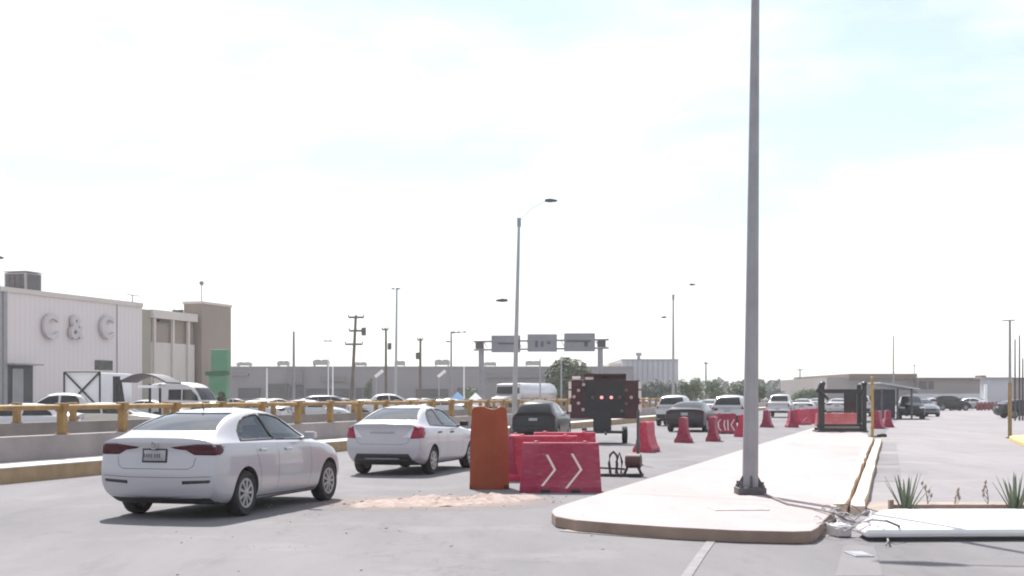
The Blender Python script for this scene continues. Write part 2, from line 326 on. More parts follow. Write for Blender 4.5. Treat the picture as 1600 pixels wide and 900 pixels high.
for (xa, ya), (xb, yb) in (((945, 769.5), (1312, 788)), ((1066, 732.5), (1331, 744)), ((1130, 712.5), (1342, 720)), ((1180, 697), (1351, 702))):
    b = MB(); a, c = gnd(xa, ya, ISZ), gnd(xb, yb, ISZ); d = (c-a).normalized(); n_ = Vector((d.y, -d.x, 0))*.009; zz = Vector((0, 0, .003)); a += d*.05; c -= d*.05
    b.face([a-n_+zz, c-n_+zz, c+n_+zz, a+n_+zz]); struct(b.build('pavement_joint', JN))
b = MB()                                              # cover plate let into the island
p = gnd(1154, 795.5, ISZ); b.box((p.x, p.y, ISZ+.006), (.74, .50, .02), .05); b.box((p.x, p.y, ISZ+.010), (.62, .40, .02), .05)
tag(b.build('access_cover', mat('cover_concrete', (.50, .49, .48), .8, var=.15, scale=5), bevel=.004), 'pale rectangular access cover set in the island in front of the tall pole', 'access cover')
# joint line and patches in the asphalt
def ribbon(name, pts, wd, z, m):
    b = MB(); P = [gnd(*p) for p in pts]
    for a, c in zip(P, P[1:]):
        d = (c-a).normalized(); n_ = Vector((d.y, -d.x, 0))*wd/2
        b.face([(a-n_).to_tuple()[:2]+(z,), (c-n_).to_tuple()[:2]+(z,), (c+n_).to_tuple()[:2]+(z,), (a+n_).to_tuple()[:2]+(z,)])
    return struct(b.build(name, m))
ribbon('road_joint', [(1112, 845), (1095, 868), (1070, 905)], .10, .008, mat('pale_joint_mortar', (.215, .206, .212), .9, var=.2, scale=5))
ribbon('gutter', [(880, 829), (960, 836), (1050, 842), (1150, 847), (1262, 849)], .20, .0085, mat('dusty_gutter', (.30, .275, .265), .95, var=.25, scale=3))
PAT = ground_mat('smooth_asphalt_patch', (.175, .17, .178), (.225, .218, .226), (.25, .242, .246), .2)
for i, (x0, x1, y0, y1) in enumerate(((1372, 1402, 693, 704), (1370, 1405, 709, 726), (1366, 1408, 731, 752))):
    b = MB(); b.face([gnd(x0, y1, .009), gnd(x1, y1, .009), gnd(x1-2, y0, .009), gnd(x0+2, y0, .009)]); struct(b.build('asphalt_patch', PAT))
b = MB(); b.face([gnd(1305, 900, .009), gnd(1380, 900, .009), gnd(1366, 852, .009), gnd(1318, 852, .009)]); struct(b.build('asphalt_patch', PAT))
b = MB(); p = gnd(1342, 868); b.box((p.x, p.y, .012), (.20, .44, .02), .03, 1); b.box((p.x, p.y, .018), (.15, .34, .02), .03, 0)
tag(b.build('meter_cover', [mat('pale_blue_grey_metal', (.26, .275, .31), .5, var=.1, scale=6), STEEL], bevel=.003), 'small bluish metal meter cover set in the ground below the cable tangle', 'meter cover')
# hills on the horizon
def ridge(name, x0, x1, Y, hfun, m, n=60, dep=160):
    rings = []
    for i in range(n+1):
        x = x0+(x1-x0)*i/n; c = gx(x, Y); h = hfun(x, i/n)
        rings.append([(c.x, Y-dep, -1), (c.x, Y-dep*.45, h*.55), (c.x, Y, h), (c.x, Y+dep, -1)])
    b = MB(); b.loft(rings); return struct(b.build(name, m, smooth=True))
HILL = mat('hazy_scrub_hill', (.10, .11, .09), .95, scale=.03, col2=(.16, .16, .135), bump=.3, bscale=.2)
ridge('hills', 960, 1430, 1300, lambda x, t: max(0.5, math.sin(math.pi*t)**.5*(15+4*noise.noise((x*.02, 0, 3))+2.4*noise.noise((x*.07, 0, 5)))), HILL)
ridge('hills', -400, 3200, 2400, lambda x, t: 8+5*noise.noise((x*.004, 1, 9)), HILL, 90, 300)

# ------------------------------------------------------------------ buildings
def wallbox(b, s0, s1, t0, t1, z0, z1, mi=0): strip(b, t0, t1, z0, z1, s0, s1)
# the big shop on the left: its long wall runs parallel to the road
YB = 93.0; PB = at(0, 455, YB); TB = (PB-OR).dot(V); ZB = PB.z
def sb(x): return s_at(x, TB)
def zat(x, y, t=None):
    q = R(s_at(x, TB if t is None else t), TB if t is None else t); return H-(y-HZ)*q.y/F
shop = thing('shop_building', 'long white shop building with grey raised letters and a beige entrance tower', 'building', R(sb(100), TB), 0)
I = Matrix.Translation(-shop.location)
RIB = bpy.data.materials.new('ribbed_white_cladding'); RIB.use_nodes = True; t = RIB.node_tree; bs = t.nodes['Principled BSDF']
tcn = t.nodes.new('ShaderNodeTexCoord'); mpn = t.nodes.new('ShaderNodeMapping'); mpn.inputs['Rotation'].default_value = (0, 0, AR+math.pi/2)
wv = t.nodes.new('ShaderNodeTexWave'); wv.inputs['Scale'].default_value = .55; wv.bands_direction = 'X'
r_ = t.nodes.new('ShaderNodeValToRGB'); r_.color_ramp.elements[0].color = (.66, .60, .59, 1); r_.color_ramp.elements[1].color = (.69, .63, .62, 1)
t.links.new(tcn.outputs['Object'], mpn.inputs[0]); t.links.new(mpn.outputs[0], wv.inputs[0]); t.links.new(wv.outputs[0], r_.inputs[0]); t.links.new(r_.outputs[0], bs.inputs['Base Color']); bs.inputs['Roughness'].default_value = .7
b = MB(); wallbox(b, sb(-420), sb(222), TB, TB-30, -.2, ZB); b.build('wall', RIB, shop, M=I)
b = MB(); wallbox(b, sb(-420), sb(222), TB+.12, TB-30.1, ZB-.0, ZB+.35); b.build('roof_edge', WALLC, shop, M=I)
b = MB(); wallbox(b, sb(2), sb(7), TB+.25, TB+.01, 0, ZB); b.build('corner_trim', HVACM, shop, M=I)
b = MB(); wallbox(b, sb(182), sb(183), TB+.06, TB+.01, 0, ZB-.02); b.build('panel_joint', HVACM, shop, M=I)
b = MB(); wallbox(b, sb(222)+.01, sb(241), TB-.3, TB-28, -.2, ZB-.1); b.build('olive_wall', WALLO, shop, M=I)
b = MB(); wallbox(b, sb(241)+.01, sb(310), TB-.5, TB-28, -.2, ZB-.55); b.build('recessed_wall', WALLB, shop, M=I)
b = MB(); wallbox(b, sb(241)+.02, sb(309), TB-.32, TB-.49, -.2, zat(270, 536)); b.build('cream_panel', WALLC, shop, M=I)
b = MB(); wallbox(b, sb(240), sb(310)-.02, TB-.03, TB-.48, ZB-.75, ZB-.05); b.build('parapet_band', WALLC, shop, M=I)
for x in (243, 272, 296):
    b = MB(); wallbox(b, sb(x), sb(x+2.5), TB-.1, TB-.31, -.2, ZB-.76); b.build('pilaster', WALLC, shop, M=I)
b = MB(); wallbox(b, sb(253), sb(268), TB-.25, TB-.48, zat(260, 503), zat(260, 500)); b.build('lintel', DARKG, shop, M=I)
ZT = zat(316, 474.5, TB+.2)
b = MB(); wallbox(b, sb(312), s_at(361, TB+.2), TB+.2, TB-1.6, -.2, ZT); b.build('tower', WALLB, shop, M=I)
b = MB(); wallbox(b, sb(312)-.08, s_at(361, TB+.2)+.08, TB+.3, TB-1.7, ZT+.003, ZT+.22); b.build('tower_cap', WALLC, shop, M=I)
b = MB(); wallbox(b, sb(8), sb(50), TB+.08, TB+.01, 0, zat(30, 571)); dr = b.build('entrance', DARKG, shop, M=I)
b = MB(); wallbox(b, sb(17), sb(34), TB+.14, TB+.09, .3, zat(24, 576)); b.build('door_panel', HVACM, dr, M=I)
b = MB(); wallbox(b, sb(6), sb(52), TB+.9, TB+.02, zat(30, 571)+.02, zat(30, 568.5)); b.build('entrance_canopy', HVACM, shop, M=I)
b = MB(); wallbox(b, sb(148), sb(175), TB+.07, TB+.01, zat(160, 578), zat(160, 563)); b.build('window', DGLASS, shop, M=I)
for ch, x in (('C', 62), ('&', 104), ('C', 152)):
    cu = bpy.data.curves.new('sign_letter', 'FONT'); cu.body = ch; cu.size = 2.45; cu.extrude = .12; cu.bevel_depth = .02; cu.offset = .05
    tmp = bpy.data.objects.new('tmp', cu); C.objects.link(tmp); dg = bpy.context.evaluated_depsgraph_get(); me = bpy.data.meshes.new_from_object(tmp.evaluated_get(dg))
    bpy.data.objects.remove(tmp)
    q = R(sb(x), TB+.28, zat(x+12, 528)); me.transform(I @ Matrix.Translation(q) @ Matrix.Rotation(math.pi/2-AR, 4, 'Z') @ Matrix.Rotation(math.pi/2, 4, 'X'))
    me.name = 'sign_letter'; link('sign_letter', me, LETTER, shop)
# rooftop unit on the shop
q = R(s_at(36, TB-3.2), TB-3.2, ZB+.36); hv = thing('rooftop_unit', 'grey boxy air conditioning unit on the white shop roof', 'air conditioner', q, RZ)
b = MB(); b.box((0, 0, .75), (1.9, 1.9, 1.6)); b.build('cabinet', HVACM, hv, bevel=.03)
b = MB(); b.box((0, -.97, .78), (1.6, .04, 1.3)); [b.box((x, -1.0, .78), (.06, .04, 1.3)) for x in (-.5, 0, .5)]; b.build('louvre', STEELD, hv)
b = MB(); b.box((.97, 0, .78), (.04, 1.5, 1.3)); b.build('louvre', STEELD, hv)
b = MB(); b.box((0, 0, -.1), (2.1, 2.1, .2)); b.build('curb_base', STEELD, hv)
b = MB(); b.box((0, 0, 1.63), (2.0, 2.0, .06)); b.build('lid', HVACM, hv)
# bits on the roof
for x, y0, y1, lb in ((278, 487, 481, 'small dark roof vent on the beige recessed part, left one of two'), (299, 488, 480, 'dark roof vent beside the beige tower, right one of two')):
    q = R(s_at(x, TB-1.5), TB-1.5, ZB-.55); b = MB(); b.lathe([(.25, 0), (.25, .5), (.5, .55), (.5, .85), (.2, 1.0)], 12); o = b.build('roof_vent', STEELD, None, True); o.location = q; tag(o, lb, 'roof vent', 'roof vents by the tower')
def roofmast(x, y, lb, fork):
    q = R(s_at(x, TB-6), TB-6, ZB-.4); zt = H-(y-HZ)*q.y/F-q.z; b = MB(); b.tube((0, 0, 0), (0, 0, zt), .05)
    if fork: b.tube((-.5, 0, zt), (.7, 0, zt-.15), .05)
    else: b.lathe([(.12, zt-2.6), (.22, zt-2.45), (.12, zt-2.3)], 8); b.lathe([(.14, zt-.1), (.26, zt+.1), (.14, zt+.3)], 8)
    o = b.build('roof_mast', STEEL); o.location = q; tag(o, lb, 'mast')
roofmast(207, 460, 'thin forked antenna mast on the white shop roof', True)
roofmast(315, 444, 'slender mast with two dark lamps above the beige tower', False)
# green totem in front of the tower
q = at(345, 606, 104); gt = thing('totem_sign', 'tall green sign panel with a dark band in front of the beige tower', 'sign', (q.x, q.y, 0), RZ)
k = 104/F
b = MB(); b.box((0, 0, (H+38*k+H+72*k)/2), (29*k, .5, 34*k)); b.build('upper_panel', GREEN, gt, bevel=.03)
b = MB(); b.box((-.3, 0, H+34.5*k), (36*k, .6, 6.5*k)); b.build('band', GREEND, gt)
b = MB(); b.box((-.15, 0, (H+31*k)/2), (31*k, .5, H+31*k)); b.build('lower_panel', GREEN, gt, bevel=.03)
# the long grey store behind the lot
def gbox(b, x0, x1, ytop, Y, dep, z0=-.2, ybot=None):
    a, c = at(x0, ytop, Y), at(x1, ytop, Y); zb = z0 if ybot is None else at(x0, ybot, Y).z
    b.box(((a.x+c.x)/2, Y+dep/2, (a.z+zb)/2), (c.x-a.x, dep, a.z-zb)); return b
st_ = thing('store_building', 'long low grey store building across the parking lot, with dark shopfronts', 'building', gx(600, 240), 0); I = Matrix.Translation(-st_.location)
b = MB(); gbox(b, 352, 990, 574, 240, 60); b.build('wall', WALLG, st_, M=I)
b = MB(); gbox(b, 352, 990, 572.3, 239.8, 60.4, ybot=574); b.build('parapet', WALLT, st_, M=I)
for x0, x1, y0, y1 in ((372, 406, 606, 622), (418, 448, 600, 624), (452, 474, 602, 622), (478, 545, 607, 620), (556, 566, 606, 624), (650, 700, 608, 620), (715, 745, 606, 622), (780, 850, 600, 622)):
    b = MB(); gbox(b, x0, x1, y0, 239.6, .39, ybot=y1); b.build('shopfront', DARKG, st_, M=I)
for x0, x1, y0, y1 in ((448, 472, 577, 600), (352, 388, 583, 587), (500, 540, 588, 596), (760, 900, 583, 590)):
    b = MB(); gbox(b, x0, x1, y0, 239.0, .9, ybot=y1); b.build('facade_panel', mat('darker_grey_panel', (.17, .16, .16), .85, var=.1, scale=.1), st_, M=I)
for i, (x, n) in enumerate(((382, 'first'), (443, 'second'), (502, 'third'), (563, 'fourth'), (625, 'fifth'), (691, 'sixth'), (766, 'seventh'), (833, 'eighth'))):
    q = at(x, 572.3, 246); hb = thing('rooftop_unit', n+' pale rooftop unit from the left along the long grey store roof', 'air conditioner', (q.x, q.y, q.z+.0), 0, 'rooftop units on the grey store')
    vs_ = (1, .8, 1.12, .9, .72, 1.05, .85, 1.1)[i]; hb.scale = (vs_, 1, .8+.25*(i % 3)); b = MB(); b.box((0, 0, .5), (2.6, 2, .62)); [b.box((sx, 0, .1), (.15, 1.6, .2)) for sx in (-1.1, 1.1)]; b.build('cabinet', HVACM, hb)
    b = MB(); b.lathe([(.5, .81), (.5, .95)], 14, Matrix.Translation((-.6, 0, 0))); b.lathe([(.5, .81), (.5, .95)], 14, Matrix.Translation((.6, 0, 0))); b.build('fan_housing', STEEL, hb, True)
# pale blue-grey box behind the trees
bb = thing('warehouse_building', 'pale blue-grey ribbed warehouse behind the trees, right of the sign gantry', 'building', gx(1018, 260), 0); I = Matrix.Translation(-bb.location)
b = MB(); gbox(b, 972, 1060, 562, 260, 40); b.build('wall', WALLP, bb, M=I)
b = MB(); gbox(b, 971, 1061, 561, 259.7, 40.5, ybot=562.3); b.build('parapet', HVACM, bb, M=I)
for x in range(980, 1060, 8): b = MB(); gbox(b, x, x+.8, 562.6, 259.8, .19); b.build('cladding_rib', HVACM, bb, M=I)
b = MB(); gbox(b, 951, 971.5, 568, 262, 20); o = b.build('annex', WALLC, bb, M=I)
b = MB(); b.tube(at(998, 562, 262), at(998, 551, 262), .35, .2); b.tube(at(998, 556, 262), at(998, 551, 262), .6, .6); b.build('flue', STEEL, bb, M=I)
# right: long low brown-fascia building, grey block
rb = thing('terminal_building', 'long low taupe building with a brown fascia at the right end of the road', 'building', gx(1450, 230), 0); I = Matrix.Translation(-rb.location)
b = MB(); gbox(b, 1292, 1434, 590, 232, 40); b.build('wall', WALLT, rb, M=I)
b = MB(); gbox(b, 1327, 1433, 584, 231, 45, ybot=592); b.build('fascia', WALLR, rb, M=I)
b = MB(); gbox(b, 1434.2, 1720, 592, 230, 40); b.build('side_wall', WALLT, rb, M=I)
b = MB(); gbox(b, 1433.5, 1720, 590, 229, 42, ybot=592.3); b.build('roof_edge', WALLR, rb, M=I)
for x0, x1, y0, y1 in ((1436, 1448, 596, 608), (1452, 1459, 596, 608)): b = MB(); gbox(b, x0, x1, y0, 229.8, .19, ybot=y1); b.build('window', DARKG, rb, M=I)
b = MB(); gbox(b, 1424, 1537, 615, 227.5, .4, ybot=622); b.build('pale_band', WALLP, rb, M=I)
b = MB(); gbox(b, 1533, 1541, 586.5, 228, 3, ybot=591); b.build('roof_box', WALLR, rb, M=I)
gb = thing('block_building', 'small grey block with a white corner strip at the far right of the lot', 'building', gx(1560, 190), 0); I = Matrix.Translation(-gb.location)
b = MB(); gbox(b, 1543, 1582, 591, 190, 3); b.build('wall', WALLP, gb, M=I)
b = MB(); gbox(b, 1538.5, 1542.8, 600, 189.6, .35); b.build('corner_strip', WCLOTH, gb, M=I)
b = MB(); gbox(b, 1537, 1583, 589.5, 189.4, 4, ybot=591.2); b.build('roof_edge', WALLT, gb, M=I)
# red railing by the block
rf = thing('red_fence', 'low dull red fence in front of the grey block at the far right', 'fence', gx(1552, 150), 0); I = Matrix.Translation(-rf.location)
FRED = mat('dull_red_fence_paint', (.22, .05, .06), .7, var=.2)
for i in range(9): b = MB(); x = 1527+i*6; p = gx(x, 150); b.box((p.x, p.y, .5), (.16, .12, 1.0)); b.build('post', FRED, rf, M=I)
b = MB(); a, c = gx(1527, 150), gx(1576, 150); b.box(((a.x+c.x)/2, 150.1, .48), (c.x-a.x, .05, .7)); b.build('panel', FRED, rf, M=I)
# bus shelter
q = gx(1388, 96); sh = thing('shelter', 'open waiting shelter with a sloping blue-grey roof behind the metal frame', 'shelter', q, 0)
b = MB(); b.loft([[(-1.1, -2, 2.55), (1.7, -2.0, 2.1), (1.7, 4, 2.1), (-1.1, 4, 2.55)], [(-1.1, -2, 2.65), (1.7, -2.0, 2.2), (1.7, 4, 2.2), (-1.1, 4, 2.65)]]); b.build('roof', WALLP, sh)
for x in (-.9, .2, 1.2): b = MB(); b.tube((x, -1.6, 0), (x, -1.6, 2.2), .07); b.build('post', STEELD, sh)
b = MB(); b.box((-.2, .6, 1.1), (1.7, .1, 2.1)); b.build('back_panel', mat('slate_blue_panel', (.045, .05, .075), .5, var=.3, scale=2), sh)
b = MB(); b.box((.0, -.2, .45), (1.8, .4, .08)); b.box((-.6, -.2, .2), (.08, .3, .4)); b.box((.6, -.2, .2), (.08, .3, .4)); b.build('bench', STEELD, sh)

# ------------------------------------------------------------------ poles, gantry, lamps
def lamp_head(b, p, d, L_=.75, wd=.3):
    d = Vector(d).normalized(); n = Vector((0, 0, 1)).cross(d).normalized(); p = Vector(p)
    b.loft([[p+n*wd*.25-Vector((0, 0, .03)), p-n*wd*.25-Vector((0, 0, .03)), p-n*wd*.2+Vector((0, 0, .07)), p+n*wd*.2+Vector((0, 0, .07))],
            [p+d*L_*.45+n*wd*.5-Vector((0, 0, .05)), p+d*L_*.45-n*wd*.5-Vector((0, 0, .05)), p+d*L_*.45-n*wd*.4+Vector((0, 0, .09)), p+d*L_*.45+n*wd*.4+Vector((0, 0, .09))],
            [p+d*L_+n*wd*.3-Vector((0, 0, .02)), p+d*L_-n*wd*.3-Vector((0, 0, .02)), p+d*L_-n*wd*.25+Vector((0, 0, .04)), p+d*L_+n*wd*.25+Vector((0, 0, .04))]])
# the tall pole on the island
pb = gnd(1172, 772, ISZ); pol = thing('street_lamp', 'tall tapered grey steel pole bolted to the paved island', 'lamp post', pb)
LEAN = Vector((.0105, 0, 1)); HP = 10.2
b = MB(); b.loft([[Vector((x*r, y*r, 0))+LEAN*z for x, y in ((1, .42), (.42, 1), (-.42, 1), (-1, .42), (-1, -.42), (-.42, -1), (.42, -1), (1, -.42))] for z, r in ((.10, .118), (HP, .042))]); b.build('pole', STEEL, pol)
b = MB(); b.box((0, 0, .055), (.44, .44, .11)); b.build('base_plate', STEELD, pol, bevel=.012)
for ang in range(4):
    a = ang*math.pi/2; b = MB(); m = Matrix.Rotation(a, 4, 'Z')
    b.prism([(.10, .11), (.20, .11), (.20, .15), (.115, .30), (.10, .30)], -.012, .012, m @ Matrix.Rotation(math.pi/2, 4, 'X')); b.build('gusset', STEELD, pol)
    c = Matrix.Rotation(a+math.pi/4, 4, 'Z') @ Vector((.235, 0, 0)); b = MB(); b.tube((c.x, c.y, .11), (c.x, c.y, .20), .022, n=8); b.tube((c.x, c.y, .112), (c.x, c.y, .145), .04, n=6); b.build('anchor_bolt', STEELD, pol)
b = MB(); b.box(LEAN*.75+Vector((0, -.103, 0)), (.09, .012, .22)); b.build('handhole_cover', STEELD, pol, bevel=.004)
tp = LEAN*HP
b = MB(); b.path([tp-Vector((0, 0, .1)), tp-V*.5+Vector((0, 0, .12)), tp-V*1.5+Vector((0, 0, .25))], .03); b.build('arm', STEEL, pol)
b = MB(); lamp_head(b, tp-V*1.45+Vector((0, 0, .25)), -V, .85, .34); b.build('lamp_head', STEEL, pol)
# the two double-arm lamps in the median
def median_lamp(x, topx, topy, Y, hr, hl, lb):
    base = gx(x, Y); top_ = at(topx, topy, Y); root = thing('street_lamp', lb, 'lamp post', base, 0, 'double-arm street lamps in the median')
    t_ = top_-base; b = MB(); b.tube((0, 0, 0), t_, .12, .055, 12); b.build('pole', POLEG, root, True)
    b = MB(); b.tube((0, 0, 0), (0, 0, .5), .2, .16, 8); b.build('base', STEEL, root)
    b = MB(); b.tube(t_-Vector((0, 0, .25)), t_+Vector((0, 0, .12)), .085, n=8); b.build('bracket', STEEL, root)
    for (hx, hy, hw), sy in ((hr, -1), (hl, 1)):
        hp = at(hx, hy, Y)-base; at_ = t_ if sy < 0 else t_*((hp.z-.15)/t_.z)
        d = Vector((1 if hx > x else -1, 0, 0)); e = hp-d*hw*Y/F/2
        b = MB(); b.path([at_, at_.lerp(e, .5)+Vector((0, 0, .12)), e], .016, 5); b.build('arm', WCLOTH, root)  # arms coloured white to look washed out by the bright sky
        b = MB(); lamp_head(b, e, d, hw*Y/F, .26); b.build('lamp_head', STEELD, root)
median_lamp(803, 811, 345, 57, (861, 314, 19), (784, 470, 18), 'pale double-arm street lamp rising behind the black hatchback and left sign panel')
median_lamp(1052, 1052, 463, 94, (1082, 445, 9), (1037, 496, 8), 'farther double-arm street lamp above the dark sedan, left of the tall pole')
# overhead sign gantry, seen from its back
YG = 120; q = gx(845, YG); ga = thing('sign_gantry', 'overhead steel sign gantry carrying three grey panels over the underpass road', 'sign gantry', q); I = Matrix.Translation(-q)
for x, yt in ((752, 533), (938, 530)):
    p = at(x, yt, YG); b = MB(); b.tube((p.x, p.y, 0), p, .27, .24, 12); b.build('post', STEEL, ga, True, M=I)
    b = MB(); b.box((p.x+(.1 if x > 800 else -.15), p.y, p.z-.4), (.75, .5, .8)); b.build('post_head', STEELD, ga, M=I)
for y0, y1 in ((533.5, 530.5), (546.5, 543.5)):
    for dy in (0, .8): b = MB(); b.tube(at(740, y0, YG)+Vector((0, dy-.4, 0)), at(951, y1, YG)+Vector((0, dy-.4, 0)), .085, n=8); b.build('beam', STEEL, ga, M=I)
b = MB()
for i in range(14):
    x = 756+i*13.5; b.tube(at(x, 533.3, YG)+Vector((0, .42, 0)), at(x+6.7, 546.3-(i*.2), YG)+Vector((0, .42, 0)), .035, n=6)
b.build('lattice', STEEL, ga, M=I)
for x0, x1, y0, y1, marks in ((768, 813, 524.5, 551, ((778, 804, 536, 538.5), (808, 812, 531, 545))), (824, 870, 522.5, 550, ((836, 840, 533, 543), (845, 849, 534, 542), (854, 860, 534, 538))), (881, 929, 521, 549.5, ((884, 922, 532, 535), (912, 918, 534, 542)))):
    a, c = at(x0, y0, YG), at(x1, y1, YG); b = MB(); b.box(((a.x+c.x)/2, YG-.62, (a.z+c.z)/2), (c.x-a.x, .1, a.z-c.z)); pn = b.build('sign_panel', SIGNB, ga, bevel=.02, M=I)
    for u0, u1, v0, v1 in marks:
        b = MB(); d, e = at(u0, v0, YG), at(u1, v1, YG); b.box(((d.x+e.x)/2, YG-.69, (d.z+e.z)/2), (e.x-d.x, .04, d.z-e.z)); b.build('marking', STEELD, pn, M=I)
    b = MB(); b.box(((a.x+c.x)/2, YG-.69, (a.z*.5+c.z*.5)+.35), (c.x-a.x-.1, .035, .05)); b.build('stiffener', HVACM, pn, M=I)
# utility and lighting poles over the lot
def utility(x, xt, yt, Y, arms, lb, can=None, m=WOOD, r=.16):
    base = gx(x, Y); t_ = at(xt, yt, Y)-base; root = thing('utility_pole', lb, 'utility pole', base, 0, 'utility poles beyond the parapet'); k = Y/F
    b = MB(); b.tube((0, 0, 0), t_, r, r*.65, 10); b.build('pole', m, root, True)
    for y, x0, x1 in arms:
        z = H-(y-HZ)*k; c = t_*(z/t_.z); b = MB(); b.box((c.x+(x0+x1)/2*k, -.15, z), ((x1-x0)*k, .14, .16)); ca = b.build('crossarm', m, root)
        b = MB()
        for q in (x0, (x0+x1)/2, x1): b.tube((c.x+q*k, -.15, z+.08), (c.x+q*k, -.15, z+.24), .06, .04, 6)
        b.build('insulator', STEELD, ca)
    if can:
        z = H-(can[1]-HZ)*k; c = t_*(z/t_.z); dx = (can[0]-x)*k; b = MB(); b.lathe([(.15, z-.34), (.19, z-.3), (.19, z+.3), (.1, z+.36)], 12, Matrix.Translation((c.x+dx, -.2, 0))); b.build('transformer', STEELD, root, True)
    return root
utility(548, 556, 493, 110, ((496, -11, 13), (517, -9, 13), (538, -14, 13)), 'tall leaning wooden utility pole with three crossarms', (562, 518))
utility(603, 603, 513, 130, ((515, -6, 4),), 'dark utility pole with one short crossarm, left of the tallest lot lamp', (609, 541))
utility(656, 657, 529, 130, ((531, -5, 4),), 'dark utility pole carrying a transformer, right of the tallest lot lamp', (652, 556))
utility(1103, 1103, 565, 210, ((568, -3, 3),), 'far wooden utility pole between two leafy trees', None)
utility(1250, 1250, 576, 260, ((578, -4, 4),), 'far thin utility pole in front of the hazy hill', None)
def mast(x, yt, Y, r, m, lb, heads=(), g='lighting masts and flagpoles across the lots', tilt=0):
    base = gx(x, Y); k = Y/F; zt = H-(yt-HZ)*k; root = thing('lamp_mast', lb, 'lamp post', base, 0, g)
    b = MB(); b.tube((0, 0, 0), (tilt*k, 0, zt), r, r*.6, 8); b.build('pole', m, root, True)
    for x0, x1, y in heads:
        z = H-(y-HZ)*k; b = MB(); lamp_head(b, ((x0-x)*k, 0, z), (1 if x1 > x0 else -1, 0, 0), abs(x1-x0)*k, .35); b.build('lamp_head', STEELD, root)
        if min(abs(x0-x), abs(x1-x)) > 1: b = MB(); b.path([(0, 0, min(z-.1, zt)), ((x0-x)*k, 0, z)], .04, 5); b.build('arm', m, root)
mast(618, 450, 140, .16, POLEG, 'tallest slender lamp mast with two small heads over the lot', ((617, 611, 451.5), (619, 626, 451.5)), tilt=2)
mast(459, 518, 120, .16, STEEL, 'plain bare grey mast between the beige tower and the leaning wooden pole')
mast(513, 533, 150, .06, WCLOTH, 'thin white mast with a flat lamp, just left of the leaning wooden pole', ((512, 505, 533), (513, 520, 533)))
mast(705, 518, 130, .13, STEEL, 'grey lot mast with a long arm to the right and a small lamp lower left', ((707, 711, 519), (715, 719, 519), (724, 729, 519), (703, 696, 534)))
b_ = [(417, 575, 'short white pole standing left of the plain bare grey mast'), (520, 572, 'short white pole standing below the thin white lamp mast'), (725, 572, 'short white pole standing beside the blue canopy'), (844, 560, 'thin pale pole rising left of the round tree'), (877, 556, 'thin pale pole in front of the round tree')]
for x, y, lb in b_: mast(x, y, 100, .075, WCLOTH if x < 800 else POLEG, lb)
def flood(x, y, lb):
    mast(x, y+2, 105, .06, POLEG, lb); r = bpy.data.objects[-1] if False else None
    k = 105/F; root = [o for o in C.objects if o.get('label') == lb][0]; z = H-(y-HZ)*k
    b = MB(); b.box((.2, 0, z), (.75, .5, .22), 0, 0, Matrix.Rotation(-.7, 4, 'Y')); b.build('lamp_head', WCLOTH, root)
flood(588, 584, 'white floodlight tilted on a short post, left of the tallest lamp mast'); flood(686, 584, 'white floodlight tilted on a short post, left of the grey long-arm mast')
mast(1396, 525, 200, .14, STEEL, 'thin grey mast above the taupe building behind the shelter')
mast(1429, 570, 235, .1, STEEL, 'short mast on the brown fascia of the low building', ((1427, 1431, 571),))
mast(1067, 545, 200, .06, WCLOTH, 'very thin pale mast right of the warehouse')
for x, y, lb in ((1586, 530, 'thin dark mast right behind the slim two-tone post at the frame edge'), (1593, 524, 'thin dark mast second behind the slim two-tone post at the frame edge'), (1598, 560, 'short dark mast at the right edge of the picture')): mast(x, y, 90, .07, STEELD, lb)
q = gx(0, 80); mast(-2, 398, 70, .12, STEEL, 'grey lamp at the left picture edge beside the rooftop unit', ((-2, 5, 403),))
# yellow and brown posts
q = gnd(1363, 690); b = MB(); b.tube((0, 0, 0), (0, 0, at(1363, 590, q.y).z), .055, n=12); b.tube((0, 0, 0), (0, 0, .05), .12, n=12); b.lathe([(.057, at(1363, 590, q.y).z), (.065, at(1363, 590, q.y).z+.01), (.03, at(1363, 590, q.y).z+.05)], 12)
o = b.build('yellow_post', mat('dirty_yellow_post_paint', (.36, .24, .07), .6, var=.3, scale=3), smooth=True); o.location = q; tag(o, 'thin dirty yellow post at the far right corner of the island', 'post')
q = gnd(1578, 685); b = MB(); zt = at(1578, 501, q.y).z; b.tube((0, 0, 0), (0, 0, zt), .065, .045, n=12); b.tube((-.3, 0, zt), (.2, 0, zt+.02), .025, n=8)
o = b.build('slim_post', STEEL, smooth=True); zs_ = at(1578, 598, q.y).z
b = MB(); b.tube((0, 0, 0), (0, 0, zs_), .078, n=14); b.tube((0, 0, 0), (0, 0, .06), .15, n=14); b.build('painted_sleeve', mat('brown_post_paint', (.25, .17, .08), .6, var=.3, scale=2), o, True); o.location = q; tag(o, 'slim grey post with a brownish yellow lower half beside the bright yellow kerb corner', 'post')
b = MB(); kp = [gnd(x, y) for x, y in ((1577, 687), (1585, 692), (1605, 700), (1700, 716), (1700, 692), (1605, 684))]; b.prism([(p.x, p.y) for p in kp], 0, .14)
tag(b.build('yellow_kerb', mat('bright_yellow_kerb_paint', (.60, .46, .16), .7, var=.15, scale=2), bevel=.02), 'bright yellow kerb corner at the right edge below the slim two-tone post', 'kerb')  # a brighter yellow than the other kerbs

